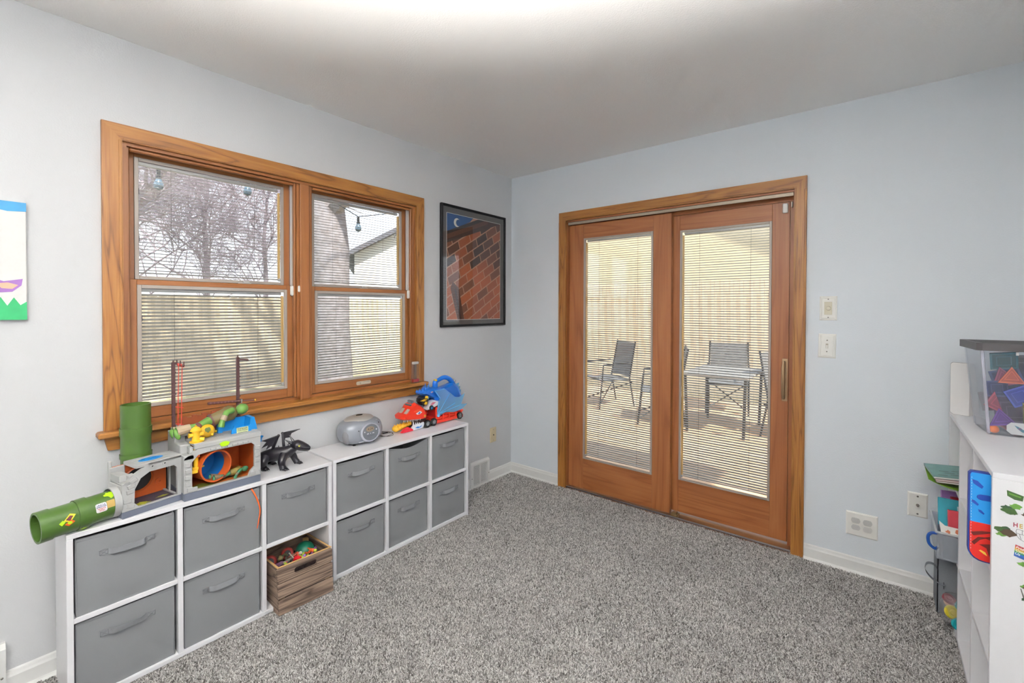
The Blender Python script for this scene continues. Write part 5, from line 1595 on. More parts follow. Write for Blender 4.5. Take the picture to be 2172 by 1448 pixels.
for s in (-1, 1):
    o = MB().prism([(-.182, .104), (-.150, .115), (-.134, .105), (-.150, .096), (-.172, .095)], s*.0505-.002, s*.0505+.002, 'Y').build('eye', M_trw, hd)
    MB().prism([(-.168, .103), (-.154, .109), (-.148, .102), (-.160, .097)], s*.0518-.002, s*.0518+.002, 'Y').build('pupil', plain('#4a5bb0', .3, name='truck_eye_blue'), o)
    MB().cyl((-.112, s*.046, .078), (-.112, s*.054, .078), .0075, 14).build('bolt', plain('#c9a94a', .35, .5, name='gold_bolt'), hd)
    MB().prism([(-.200, .116), (-.176, .128), (-.136, .118), (-.128, .110), (-.150, .117), (-.182, .112)], s*.049-.005, s*.049+.005, 'Y').build('brow_ridge', plain('#e2522e', .35, name='truck_orange_red'), hd)
    MB().prism([(-.262, .090), (-.240, .097), (-.236, .088), (-.256, .082)], s*.0425-.002, s*.0425+.002, 'Y').build('nostril_vent', plain('#b9c0cb', .4, .3, name='vent_silver'), hd)
    b = MB()
    for i in range(11):
        x = -.262+i*.0115
        b.lathe([(0, 0), (.0035, 0), (.0006, .009+.003*(i % 3)), (0, .0095+.003*(i % 3))], 6, Matrix.Translation((x, s*(.038+.001*i), .072-.0006*i)) @ Matrix.Rotation(PI, 4, 'X'))
    b.build('upper_teeth', M_trw, hd)
    b = MB(); b.prism([(-.215, .020), (-.200, .004), (-.126, .004), (-.114, .030), (-.120, .040), (-.150, .034), (-.190, .034), (-.205, .030)], s*.046-.005, s*.046+.005, 'Y')
    for i, (x, h) in enumerate(((-.198, .030), (-.180, .018), (-.166, .017), (-.152, .014))):
        b.lathe([(0, 0), (.0065, 0), (.001, h), (0, h+.0008)], 6, Matrix.Translation((x, s*.046, .030)))
    o = b.build('lower_jaw', M_trw, t)
    MB().prism([(-.190, .016), (-.170, .022), (-.150, .017), (-.138, .026), (-.142, .014), (-.165, .010)], s*.0515-.0006, s*.0515+.0006, 'Y').build('blue_flash', plain('#2f78c4', .4, name='decal_blue'), o)
MB().box(-.205, -.040, .004, -.110, .040, .010, .002).box(-.190, -.036, .010, -.088, .036, .062, .004).build('jaw_floor', plain('#3a2420', .5, name='jaw_dark'), t)
b = MB()
for i in range(7):
    f = i/6
    b.ell((-.296+.130*f, 0, .024+.016*f), (.020-.004*f, .026-.010*f, .018-.007*f), 12, 8)
    for s in (-1, 0, 1): b.lathe([(0, 0), (.005, 0), (.001, .010), (0, .0105)], 6, Matrix.Translation((-.296+.130*f, s*.012, .038+.009*f)))
b.build('spiked_tongue', plain('#e4b02a', .4, name='tongue_yellow', noise=.08), t, smooth=60)
b = MB(); b.prism([(-.286, .004), (-.262, .024), (-.232, .028), (-.205, .012), (-.205, .004)], -.052, -.030, 'Y'); b.build('jaw_lip', plain('#d4283a', .4, name='lip_crimson'), t)
b = MB(); b.box(-.205, -.030, .148, -.150, .030, .160, .003); b.box(-.190, -.024, .160, -.176, .024, .180, .002); b.build('hood_vent', plain('#7c828c', .4, .4, name='hood_grey'), hd)
# white racing car clamped on the back
car = thing('toy_race_car', 'small white toy race car between the red truck and the blue beast', 'toy car', (.128, -.965, ZT2+.115), rot=(0, math.radians(-12), R90))
b = MB(); puffy(b, [(-.062, .002), (.062, .002), (.064, .020), (.030, .030), (.004, .046), (-.024, .046), (-.050, .024), (-.066, .012)], .026, .86)
b.build('car_body', M_trw, car, smooth=35)
b = MB(); b.prism([(-.040, .030), (-.016, .040), (.010, .030), (-.020, .022)], -.027, -.0255, 'Y'); b.build('pink_stripe', plain('#cf6f86', .4, name='stripe_pink'), car)
for x in (-.036, .042):
    for s in (-1, 1): wheel(car, x, s*.028, .010, .016, .012, '#3f8fc9')
# black-yellow claw part
cl = thing('toy_claw', 'black and yellow toy claw above the truck head', 'toy part', (.125, -1.052, ZT2+.150), R90)
b = MB(); puffy(b, [(-.034, .014), (-.020, -.006), (.020, -.010), (.034, .020), (.022, .044), (-.010, .048), (-.030, .036)], .026, .8); b.build('claw_body', M_black, cl, smooth=40)
b = MB(); b.prism([(-.036, .022), (-.004, .030), (.020, .024), (-.010, .016)], -.029, -.024, 'Y'); b.prism([(-.008, -.002), (.014, -.008), (.022, .008), (.004, .014)], -.029, -.024, 'Y'); b.prism([(.000, .034), (.026, .030), (.024, .046), (.004, .050)], -.029, -.024, 'Y')
b.build('yellow_guard', M_tyel, cl)
# blue winged beast on top
t = thing('toy_winged_beast', 'bright blue toy beast with clear blue wings perched on the red truck', 'toy beast', (.112, -.950, ZT2+.120), R90)
M_bb = plain('#1468c4', .33, name='beast_blue', noise=.06)
M_bw = thin_glass('beast_wing_clear', (.42, .74, .96, 1), refl=.7, rough=.15, haze=.28)
b = MB(); puffy(b, [(-.010, .050), (.010, .025), (.035, .012), (.090, .005), (.200, -.005), (.240, .030), (.205, .100), (.160, .128), (.110, .118), (.055, .108), (.010, .112)], .036, .8)
b.build('body', M_bb, t, smooth=35)
b = MB(); puffy(b, [(-.132, .101), (-.112, .110), (-.096, .106), (-.070, .118), (-.040, .120), (.007, .116), (.055, .108), (.059, .050), (.004, .046), (-.040, .060), (-.058, .072), (-.090, .086), (-.120, .090)], .034, .78)
hd = b.build('head', M_bb, t, smooth=35)
b = MB()
for (x, z, h) in ((-.122, .108, .010), (-.100, .108, .014), (-.078, .116, .012), (-.052, .121, .030), (-.066, .119, .018)):
    for s in (-1, 1): b.lathe([(0, 0), (.005, 0), (.0008, h), (0, h+.0005)], 6, Matrix.Translation((x, s*.016, z-.002)))
for i in range(8):
    for s in (-1, 1): b.lathe([(0, 0), (.003, 0), (.0006, .010), (0, .0105)], 6, Matrix.Translation((-.118+i*.010, s*.022, .091-.0035*i)) @ Matrix.Rotation(PI, 4, 'X'))
b.build('horns_and_teeth', M_bb, hd)
for s in (-1, 1):
    o = MB().prism([(-.052, .094), (-.036, .100), (-.026, .094), (-.040, .089)], s*.0325-.002, s*.0325+.002, 'Y').build('eye', plain('#d8c7cf', .3, name='beast_eye_pale'), hd)
    MB().box(-.042, s*.0335-.002, .0915, -.036, s*.0335+.002, .0965).build('pupil', plain('#a34757', .3, name='beast_pupil'), o)
    b = MB(); b.prism([(.012, .066), (.030, .076), (.052, .070), (.040, .062)], s*.0345-.001, s*.0345+.001, 'Y'); b.build('flash_decal', M_trw, hd)
b = MB(); b.tube(spline([(.018, 0, .105), (.018, 0, .140), (.022, 0, .152)]), srad([.018, .018, .015]), 12)
b.tube(spline([(.018, 0, .145), (.050, 0, .160), (.100, 0, .170), (.145, 0, .152), (.178, 0, .115), (.195, 0, .085)]), srad([.012, .013, .015, .016, .018, .016]), 12)
hn = b.build('carry_handle', M_bb, t, smooth=60)
MB().box(.010, -.010, .150, .030, .010, .166, .003).build('yellow_button', M_tyel, hn)
b = MB(); b.lathe([(.004, 0), (.012, 0), (.012, .022), (.004, .022)], 14, Matrix.Translation((.180, 0, .125)) @ Matrix.Rotation(.7, 4, 'Y'), closed=True); b.build('tail_hinge', plain('#9a9da2', .35, .5, name='hinge_grey'), hn)
for s in (-1, 1):
    y = s*.052
    b = MB()
    outline = [(-.028, .104), (.046, .110), (.095, .075), (.140, .040), (.180, .034), (.232, .052), (.197, -.016), (.258, -.024), (.200, -.052), (.130, -.060), (.060, -.048), (.020, -.062), (-.004, -.066), (-.010, -.020), (.010, .050)]
    n = len(outline)
    vs = [(x, y+s*.010*math.sin(9*x), z) for x, z in outline]+[(x, y+s*.010*math.sin(9*x)+.0025, z) for x, z in outline]
    b._faces(vs, [list(range(n)), [n+i for i in range(n)][::-1]]+[(i, (i+1) % n, n+(i+1) % n, n+i) for i in range(n)])
    wo = b.build('clear_wing', M_bw, t)
    b = MB()
    for q in ((.046, .104), (.090, .066), (.140, .000), (.197, -.020), (.060, -.044)):
        b.tube([(-.002 if q[0] != .046 else -.024, y, -.050 if q[0] != .046 else .104), (q[0], y+s*.010*math.sin(9*q[0]), q[1])], .0026, 6)
    b.tube([(-.028, y, .104), (.012, y, .050), (-.006, y, -.020), (-.004, y, -.064)], .004, 6)
    b.build('wing_rib', thin_glass('beast_rib_clear', (.22, .60, .93, 1), refl=.7, rough=.15, haze=.6), wo)
    MB().cyl((0, y-.004, -.060), (0, y+.006, -.060), .011, 16).build('wing_pivot', thin_glass('beast_pivot_clear', (.25, .62, .95, 1), refl=.7, rough=.15, haze=.7), wo)
b = MB()
for k in range(3):
    f = k/2
    x, z = .205+.020*f, .095-.050*f
    b.prism([(x-.02, z+.01), (x+.030, z+.022), (x+.024, z-.004), (x-.010, z-.018)], -.003, .003, 'Y')
b.build('tail_fin', M_bw, t)

# --- liquid timer on the window stool
t = thing('liquid_timer', 'clear hourglass-shaped liquid timer with red fluid on the window stool', 'liquid timer', (.018, -1.020, .8785), R90)
pro = [(-.0255, 0), (.0255, 0), (.0255, .034), (.0205, .055), (.0185, .075), (.0195, .095), (.024, .115), (.0255, .120), (.0255, .140), (-.0255, .140), (-.0255, .120), (-.024, .115), (-.0195, .095), (-.0185, .075), (-.0205, .055), (-.0255, .034)]
M_acr = thin_glass('clear_acrylic', (.93, .92, .92, 1), refl=1.3, haze=.05)
MB().prism(pro, -.014, .014, 'Y').build('acrylic_body', M_acr, t)
b = MB()
for (za, zb) in ((.1205, .1365),): b.box(-.021, -.011, za, .021, .011, zb, .003)
b.build('top_cap', plain('#dcdbda', .3, name='timer_cap', noise=.02), t)
b = MB(); b.prism([(-.0215, .004), (.0215, .004), (.0215, .022), (.012, .026), (-.012, .024), (-.0215, .026)], -.011, .011, 'Y')
b.build('red_fluid', plain('#9e1410', .12, name='red_fluid', coat=.5), t)
MB().box(-.0010, -.011, .026, .0010, .011, .120).build('inner_baffle', M_acr, t)

# --- ribbon hanging out of a bin
t = thing('orange_ribbon', 'bright orange ribbon hanging over the upper middle bin', 'ribbon', (.272, -2.118, .574))
pts = spline([(-.010, .004, .008), (.004, .000, .009), (.0128, .008, -.010), (.0145, .022, -.050), (.0145, .030, -.090), (.0135, .024, -.135), (.0135, .018, -.165)])
b = MB()
for off in (0, .0012):
    b.grid(lambda u, v, off=off: (pts[int(u*(len(pts)-1))][0]+off, pts[int(u*(len(pts)-1))][1]+(v-.5)*.007*(1-.6*u), pts[int(u*(len(pts)-1))][2]), len(pts)-1, 1)
b.build('ribbon_strip', plain('#e5601c', .5, name='ribbon_orange'), t)
# ------------------------------------------------------------------ cube bookcase against the right wall
SX0, SX1, SZ = .022, 1.025, .893
organiser('cube_bookcase', 'white nine-cube bookcase along the right wall with stickers on its end', SX0, SX1, SZ, 3, 3, None, yf=0.0, yb=.29, loc=(2.632, 0, 0), rotz=-PI/2)
bc = [o for o in C.objects if o.name.startswith('cube_bookcase')][0]
M_paper = plain('#ecebe6', .6, name='sticker_paper', noise=.02)
def sticker(name, outline, mat, lift=0.0, parent=bc):
    """outline in (world x, z) on the near end panel"""
    return MB().prism([(x-2.632, z) for x, z in outline], SX1+lift, SX1+lift+.0004, 'X').build(name, mat, parent)
SG = [plain(q, .5, name='sticker_'+q.strip('#'), noise=.25, scale=120) for q in ('#3c5a2e', '#5d8a3a', '#4a3a2c', '#2f4d33')]
sticker('emblem_sticker', [(2.661, .848), (2.694, .838), (2.692, .823), (2.676, .824), (2.662, .832)], SG[0])
sticker('emblem_bar', [(2.665, .842), (2.689, .835), (2.688, .831), (2.665, .837)], SG[1], .0005)
def leafy(cx, cz, r, seed, n=3):
    rr = random.Random(seed)
    for k in range(n):
        a = rr.uniform(0, 2*PI)
        sticker('leaf_sticker', blob(cx+math.cos(a)*r*.45, cz+math.sin(a)*r*.45, r*rr.uniform(.36, .58), 13, seed*7+k, .4, 1.2, .8), SG[(seed+k) % 4], .0002*k)
leafy(2.672, .797, .021, 1, 4); leafy(2.694, .788, .012, 2, 2); leafy(2.657, .725, .021, 3, 4); leafy(2.700, .640, .018, 4, 3); leafy(2.703, .585, .013, 5, 2); leafy(2.706, .545, .014, 6, 3); leafy(2.709, .49, .012, 7, 2); leafy(2.715, .36, .012, 8, 2)
sticker('sabre_sticker', [(2.690, .575), (2.692, .574), (2.698, .552), (2.700, .548), (2.696, .549)], plain('#4b4a44', .5, name='sticker_charcoal'))
for i, (ch, col) in enumerate((('H', '#9c2f45'), ('E', '#c2a14a'), ('A', '#c9a06a'), ('R', '#5e8a4a'), ('T', '#4a6ea0'))):
    text('lettering', ch, .017, plain(col, .6, name='sticker_ink_'+col.strip('#')), bc, (SX1+.0004, 2.679+i*.0105-2.632, .7520-i*.001), (PI/2, 0, PI/2), extrude=.0002, bold=.0004, squeeze=.8)
mp_ = [(2.682, .742), (2.680, .735), (2.682, .722), (2.688, .714), (2.697, .709), (2.705, .707), (2.73, .712), (2.735, .730), (2.73, .742), (2.70, .739)]
b = MB()
for i in range(len(mp_)):
    b.tube([(SX1+.0003, mp_[i][0]-2.632, mp_[i][1]), (SX1+.0003, mp_[(i+1) % len(mp_)][0]-2.632, mp_[(i+1) % len(mp_)][1])], .0004, 4)
for (p0, p1) in (((2.692, .741), (2.692, .728)), ((2.681, .730), (2.700, .727)), ((2.700, .739), (2.704, .707)), ((2.700, .727), (2.735, .725)), ((2.687, .729), (2.690, .714)), ((2.712, .740), (2.714, .708))):
    b.tube([(SX1+.0003, p0[0]-2.632, p0[1]), (SX1+.0003, p1[0]-2.632, p1[1])], .0004, 4)
b.build('outline_map', plain('#3d4048', .6, name='ink_grey'), bc)
pr = [(2.6795, .697), (2.732, .682), (2.731, .647), (2.6765, .664)]
cols = ['#a3333f', '#c9792f', '#c9b64a', '#3f8a50', '#2a66b4', '#2d4f96']
for i, c_ in enumerate(cols):
    f0, f1 = i/6, (i+1)/6
    def mixp(a, c, f): return (a[0]+(c[0]-a[0])*f, a[1]+(c[1]-a[1])*f)
    sticker('rainbow_stripe', [mixp(pr[0], pr[3], f0), mixp(pr[1], pr[2], f0), mixp(pr[1], pr[2], f1), mixp(pr[0], pr[3], f1)], plain(c_, .5, name='stripe_'+c_.strip('#')))
for i, wd in enumerate(('Pride', 'Connects', 'Us')):
    text('lettering', wd, .0095, M_paper, bc, (SX1+.0008, 2.6805-i*.0008-2.632, .6900-i*.0088), (PI/2, .27, PI/2), extrude=.0002, align='LEFT', bold=.0002)

# --- storage tote with tiles
t = thing('storage_tote', 'clear plastic storage tote with grey lid on the bookcase', 'storage tote', (2.701, -.455, SZ), .08)
TW, TD, THh = .215, .185, .325
M_clear = thin_glass('tote_clear_plastic', (.95, .96, .98, 1), refl=.9, rough=.03, haze=.05)
b = MB()
fl = .028
def tote_pt(x, y, z): # walls flare outwards towards the top
    f = fl*z/THh
    return (x+(-f if x < TW/2 else f), y+(-f if y < TD/2 else f), z)
th = .002
cs = [(0, 0), (TW, 0), (TW, TD), (0, TD)]
ci = [(th, th), (TW-th, th), (TW-th, TD-th), (th, TD-th)]
vs = [tote_pt(x, y, 0) for x, y in cs]+[tote_pt(x, y, THh) for x, y in cs]+[tote_pt(x, y, th) for x, y in ci]+[tote_pt(x, y, THh) for x, y in ci]
fs = [(0, 1, 2, 3), (8, 11, 10, 9)]
for i in range(4):
    j = (i+1) % 4
    fs += [(i, 4+i, 4+j, j), (8+i, 8+j, 12+j, 12+i), (4+i, 12+i, 12+j, 4+j)]
b._faces(vs, fs)
b.build('tub', M_clear, t)
M_rib = thin_glass('tote_rib_plastic', (.90, .90, .97, 1), refl=1.0, rough=.1, haze=.35)
for (x, y) in cs:
    MB().tube([tote_pt(x, y, .005), tote_pt(x, y, THh)], .005 if (x, y) == cs[0] else .003, 8).build('corner_rib', M_rib if (x, y) == cs[0] else M_clear, t)
o_ = fl+.016
b = MB()
b.prism([(-o_+.014, -o_), (TW+o_-.014, -o_), (TW+o_, -o_+.014), (TW+o_, TD+o_-.014), (TW+o_-.014, TD+o_), (-o_+.014, TD+o_), (-o_, TD+o_-.014), (-o_, -o_+.014)], THh-.006, THh+.022, 'Z')
b.build('lid', plain('#4a4749', .5, name='tote_lid_grey', noise=.04), t, smooth=30)
MB().prism([(-o_+.030, -o_+.020), (TW+o_-.03, -o_+.020), (TW+o_-.02, -o_+.03), (TW+o_-.02, TD+o_-.03), (TW+o_-.03, TD+o_-.02), (-o_+.03, TD+o_-.02), (-o_+.02, TD+o_-.03), (-o_+.02, -o_+.03)], THh+.022, THh+.0225, 'Z').build('lid_recess', plain('#2c292b', .6, name='lid_recess_dark'), t)
b = MB(); b.box(.060, -fl-.004, THh-.020, .067, -fl, THh-.008); b.box(.082, -fl-.004, THh-.020, .090, -fl, THh-.008); b.build('latch_tab', M_trimw, t)
b = MB()
bpy.context.view_layer.update()
TM = t.matrix_basis.copy()
def tile_poly(kind, s):
    if kind == 'tri': return [(-s*.5, -s*.40), (s*.5, -s*.40), (0, s*.46)]
    if kind == 'rtri': return [(-s*.5, -s*.5), (s*.5, -s*.5), (-s*.5, s*.5)]
    return [(-s*.5, -s*.5), (s*.5, -s*.5), (s*.5, s*.5), (-s*.5, s*.5)]
def tile(kind, label, col, x, y, z, s, rz, tilt=(0, 0)):
    o = thing('magnet_tile', label, 'toy tile', TM @ Vector((x, y, z)), group='clear plastic building tiles in the tote')
    o.rotation_euler = (tilt[0], tilt[1], .08)
    m1 = thin_glass('tile_clear_'+col.strip('#'), lin(col), refl=.6, rough=.1, haze=.55)
    m2 = plain(col, .4, name='tile_edge_'+col.strip('#'))
    P = tile_poly(kind, s)
    ca, sa = math.cos(rz), math.sin(rz)
    P = [(x_*ca-z_*sa, x_*sa+z_*ca) for x_, z_ in P]
    q = [(x_*.84, z_*.84) for x_, z_ in P]
    MB().prism(q, -.0015, .0015, 'Y').build('window', m1, o)
    b = MB(); frame_hole(b, P, q, -.0028, .0028); b.build('rim', m2, o)
    q2 = [(x_*.55, z_*.55) for x_, z_ in P]; q3 = [(x_*.48, z_*.48) for x_, z_ in P]
    b = MB(); frame_hole(b, q2, q3, -.002, .002); b.build('inner_rib', m2, o)
tile('tri', 'orange triangle tile near the top of the tote', '#d8603c', .062, .020, .225, .072, 0)
tile('tri', 'magenta triangle tile behind the orange one in the tote', '#a03a6c', .050, .060, .215, .085, .3)
tile('sq', 'royal blue square tile in the middle of the tote', '#2c46b0', .085, .022, .150, .066, .5)
tile('rtri', 'yellow-olive triangle tile at the right of the tote', '#9a9433', .092, .016, .085, .062, 2.4)
tile('rtri', 'crimson triangle tile at the lower left of the tote', '#a82c4e', .030, .020, .120, .060, -.5)
tile('tri', 'violet triangle tile at the bottom of the tote', '#6a2f9a', .036, .018, .066, .075, .2)
tile('sq', 'dark navy square tile at the left of the tote', '#26346e', .030, .045, .170, .060, .1)
tile('sq', 'teal square tile at the top of the tote', '#1f7f8e', .055, .080, .275, .075, .15, (.5, 0))
tile('sq', 'dark plum square tile behind the olive one in the tote', '#3c2450', .080, .055, .085, .080, .1)
tile('rtri', 'wine red triangle tile at the right bottom of the tote', '#7a2438', .080, .030, .040, .070, .9)
tile('sq', 'deep blue square tile at the back of the tote', '#1d3f74', .070, .100, .200, .085, .3)
tile('sq', 'dark violet square tile filling the lower back of the tote', '#452a66', .095, .120, .085, .110, .05)
tile('sq', 'dark slate blue square tile filling the upper back of the tote', '#2a3a5c', .110, .140, .235, .120, .08)
tile('sq', 'burgundy square tile low at the left back of the tote', '#5a2440', .040, .135, .110, .075, .2)
o = thing('toy_ball', 'small orange ball in the bottom corner of the tote', 'ball', TM @ Vector((.018, .020, .018)))
MB().ell((0, 0, 0), .0145, 18, 12).build('ball_skin', plain('#f07a30', .35, name='bright_orange_rubber'), o, smooth=80)
MB().lathe([(.0146, -.0004), (.0148, 0), (.0146, .0004)], 20).build('seam', plain('#d8641f', .5, name='orange_seam'), o)
o = thing('picture_card', 'white eight-sided card with a small blue boat shape inside the tote', 'card', TM @ Vector((.082, .006, .030)))
o.rotation_euler = (-.06, 0, .08)
cut = .012
MB().prism([(-.034+cut, -.022), (.034-cut, -.022), (.034, -.022+cut), (.034, .022-cut), (.034-cut, .022), (-.034+cut, .022), (-.034, .022-cut), (-.034, -.022+cut)], 0, .0008, 'Y').build('card_sheet', M_paper, o)
MB().prism([(-.014, .012), (-.004, .008), (.012, -.004), (.016, -.014), (.006, -.011), (-.006, .000)], -.0005, 0, 'Y').build('printed_shape', plain('#3f8aa0', .5, name='print_teal'), o)
MB().prism([(-.006, .002), (.002, .005), (.006, .000), (-.002, -.004)], -.0008, -.0004, 'Y').build('printed_band', plain('#7a5a80', .5, name='print_mauve'), o)

# --- folded white board standing against the wall
t = thing('folded_board', 'blank white folded board with rounded corners standing on the bookcase', 'board', (2.629, -.080, SZ), -.34)
M_bedge = plain('#56524f', .6, name='dark_board_edge')
b = MB(); b.prism([(0, .010), (.010, .001), (.062, .001), (.062, .234), (.008, .234), (.002, .230), (0, .224)], 0, .0025, 'Y'); b.build('front_leaf', plain('#efeeed', .55, name='board_white', noise=.02), t)
b = MB(); b.prism([(-.001, .009), (.009, 0), (.063, 0), (.063, .235), (.007, .235), (.001, .231), (-.001, .225)], .0025, .0035, 'Y'); b.build('leaf_backing', M_bedge, t)
fl_ = MB().prism([(0, .001), (.044, .006), (.030, .150), (.018, .234), (0, .234)], 0, .0025, 'Y', M=Matrix.Translation((.062, 0, 0)) @ Matrix.Rotation(.95, 4, 'Z')).build('folded_leaf', plain('#ebe8e6', .55, name='board_white_side', noise=.03), t)

# --- folder case in the near top cube
t = thing('zip_case', 'blue and red padded case standing in the near top cube of the bookcase', 'case', (2.588, -.985, .606))
out = [(.235, .270), (.006, .270), (0, .262)]+rrect(0, 0, .235, .270, .034, 5)[12:18]+[(.235, 0)]
MB().prism(out, .004, .022, 'Y').build('padded_shell', plain('#1d2f7a', .45, name='case_navy', noise=.05), t)
def clip_poly(poly, z0, z1):
    res = poly
    for (sgn, lim) in ((1, z0), (-1, z1)):
        o2 = []
        for i in range(len(res)):
            a, c = res[i], res[(i+1) % len(res)]
            ia, ic = sgn*(a[1]-lim) >= 0, sgn*(c[1]-lim) >= 0
            if ia: o2.append(a)
            if ia != ic:
                f = (lim-a[1])/(c[1]-a[1]); o2.append((a[0]+(c[0]-a[0])*f, lim))
        res = o2
    return res
inn = [(.231, .266), (.007, .266), (.004, .260)]+rrect(.004, .004, .231, .266, .031, 5)[12:18]+[(.231, .004)]
MB().prism(clip_poly(inn, .118, .266), .002, .004, 'Y').build('blue_half', plain('#1f86cc', .4, name='case_blue', noise=.1, scale=8), t)
MB().prism(clip_poly(inn, .004, .118), .002, .004, 'Y').build('red_half', plain('#c2231c', .4, name='case_red', noise=.15, scale=9), t)
b = MB()
for (x, z, s) in ((.016, .232, .9), (.026, .150, .5), (.012, .175, .6)):
    b.prism([(x-.010*s, z+.016*s), (x+.004*s, z+.012*s), (x+.018*s, z-.004*s), (x+.014*s, z-.012*s), (x+.002*s, z-.004*s), (x-.006*s, z+.002*s)], .0014, .002, 'Y')
b.prism([(.030+.012*math.cos(a)+(.012 if math.cos(a) > 0 else 0), .195+.009*math.sin(a)) for a in [2*PI*i/16 for i in range(16)]], .0014, .002, 'Y')
b.build('navy_splash', plain('#1a3f96', .4, name='splash_navy'), t)
b = MB()
for (p_) in ([(.006, .085), (.030, .094), (.060, .098), (.040, .088), (.012, .076)], [(.008, .055), (.022, .074), (.045, .078), (.026, .066), (.014, .048)], [(.024, .052), (.040, .045), (.046, .020), (.050, .045), (.060, .062), (.044, .058)], [(.034, .075), (.060, .066), (.058, .085), (.048, .082)]):
    b.prism(p_, .0014, .002, 'Y')
b.build('dark_flame', plain('#5a1712', .5, name='flame_dark'), t)
MB().prism([(.024, .034), (.034, .026), (.042, .022), (.038, .032), (.028, .037)], .0008, .0014, 'Y').build('yellow_spot', plain('#e6c24a', .5, name='flame_yellow'), t)
b = MB()
for i in range(26): b.box(.0065, .0012, .034+i*.0086, .0073, .0021, .0385+i*.0086)
b.build('stitching', plain('#cfd4da', .6, name='pale_thread'), t)

# --- books and tray in the far top cube
SH2 = .012+2*(SZ-.012-TP)/3+TP
SH1 = .012+(SZ-.012-TP)/3+TP
t = thing('green_tray', 'lime green curved tray under the books in the far top cube', 'tray', (2.545, -.305, SH2+.001))
b = MB()
for k in (0, .002):
    b.grid(lambda u, v, k=k: (.16*u, .225*v, .004+.030*(1-u)**3+k), 10, 8)
b.grid(lambda u, v: (0, .225*v, .034+.002*u), 1, 8); b.grid(lambda u, v: (.16*u, 0, .004+.030*(1-u)**3+.002*v), 10, 1)
b.build('tray_sheet', plain('#7fb52e', .4, name='tray_lime'), t, smooth=60)
for i, (dx, z, tkk, cov, lb) in enumerate(((.024, .012, .006, '#8f8478', 'thin tan book at the bottom of the stack in the far top cube'), (.022, .0185, .006, '#b08a8a', 'thin pink book in the middle of the stack in the far top cube'), (.016, .0255, .008, '#5f8b86', 'teal illustrated book on top of the stack in the far top cube'))):
    o = thing('book', lb, 'book', (2.545+dx, -.315+.004*i, SH2+.018+z), rot=(0, math.radians(-4), .05*i))
    MB().box(0, 0, 0, .20, .20, .0012).box(0, 0, tkk-.0012, .20, .20, tkk).box(.198, 0, 0, .20, .20, tkk).build('cover', plain(cov, .4, name='book_cover_'+cov.strip('#'), noise=.35, scale=18), o)
    MB().box(.002, .002, .0012, .198, .198, tkk-.0012).build('pages', M_paper, o)
    if i == 2:
        b = MB()
        for k in range(9): b.box(.02+.014*k, .03+.012*((k*5) % 7), tkk, .05+.014*k, .034+.012*((k*5) % 7), tkk+.0003)
        b.build('cover_print', plain('#4a5548', .5, name='cover_ink'), o)
# --- clear caddy with card boxes in the far middle cube
t = thing('clear_caddy', 'clear plastic caddy with a blue handle in the far middle cube', 'caddy', (2.572, -.325, SH1+.001))
b = MB(); b.box(0, 0, 0, .24, .25, .003); b.box(0, 0, 0, .003, .25, .115); b.box(.237, 0, 0, .24, .25, .115); b.box(0, 0, 0, .24, .003, .115); b.box(0, .247, 0, .24, .25, .115)
b.build('tub', thin_glass('caddy_clear', (.90, .92, .95, 1), refl=.8, rough=.05, haze=.22), t)
b = MB(); b.box(-.006, -.006, .109, .246, .002, .116, .001); b.box(-.006, .248, .109, .246, .256, .116, .001); b.box(-.006, .002, .109, .002, .248, .116, .001); b.box(.238, .002, .109, .246, .248, .116, .001)
b.build('rim', thin_glass('caddy_rim', (.92, .94, .96, 1), refl=.8, rough=.05, haze=.45), t)
MB().tube(spline([(.004, .020, .098), (-.016, .012, .098), (-.026, .012, .080), (-.022, .012, .050), (-.004, .014, .034), (.004, .020, .040)]), .0058, 10).build('handle', plain('#1c4fa0', .35, name='handle_blue'), t, smooth=60)
o = thing('card_box', 'slate grey box low in the clear caddy', 'box', (2.590, -.318, SH1+.0045))
MB().box(0, 0, 0, .18, .20, .095, .002).build('box_body', plain('#6b7686', .6, name='slate_card'), o)
for i, (dx, dy, w_, h_, col, acc, lb) in enumerate(((.014, .125, .11, .120, '#2a97ab', '#cfe2ea', 'teal and white card box standing in the caddy'), (.040, .040, .12, .100, '#c13a48', '#e8e4e2', 'red card box with playing-card print in the caddy'), (.034, .190, .10, .135, '#a77cc0', '#c9b14a', 'lilac card box at the back of the caddy'), (.066, .165, .09, .120, '#a8242c', '#d8b53a', 'dark red card box with yellow letters at the back of the caddy'))):
    o = thing('card_box', lb, 'box', (2.572+dx, -.325+dy, SH1+.103), rot=(math.radians(-12), 0, .06*i))
    MB().box(0, 0, 0, w_, .022, h_-.005, .001).build('box_body', plain(col, .5, name='cardbox_'+col.strip('#'), noise=.08), o)
    if i == 1:
        for k in range(2):
            q = MB().prism(rrect(.030+.014*k, .012+.012*k, .052+.014*k, .046+.012*k, .004, 3), -.0006, 0, 'Y').build('printed_card', M_paper, o)
            MB().prism([(.041+.014*k, .024+.012*k), (.044+.014*k, .029+.012*k), (.041+.014*k, .034+.012*k), (.038+.014*k, .029+.012*k)], -.001, -.0006, 'Y').build('printed_pip', M_black, q)
    else:
        MB().box(w_*.55, -.0006, h_*.3, w_*.95, 0, h_*.75).build('printed_panel', plain(acc, .5, name='cardprint_'+acc.strip('#')), o)
o = thing('card_sheet', 'loose illustrated white sheet folded over the caddy front', 'paper', (2.585, -.328, SH1+.112), rot=(math.radians(-25), 0, 0))
MB().prism([(0, 0), (.12, 0), (.12, .030), (.012, .034), (-.006, .050)], 0, .0008, 'Y').build('sheet', M_paper, o)
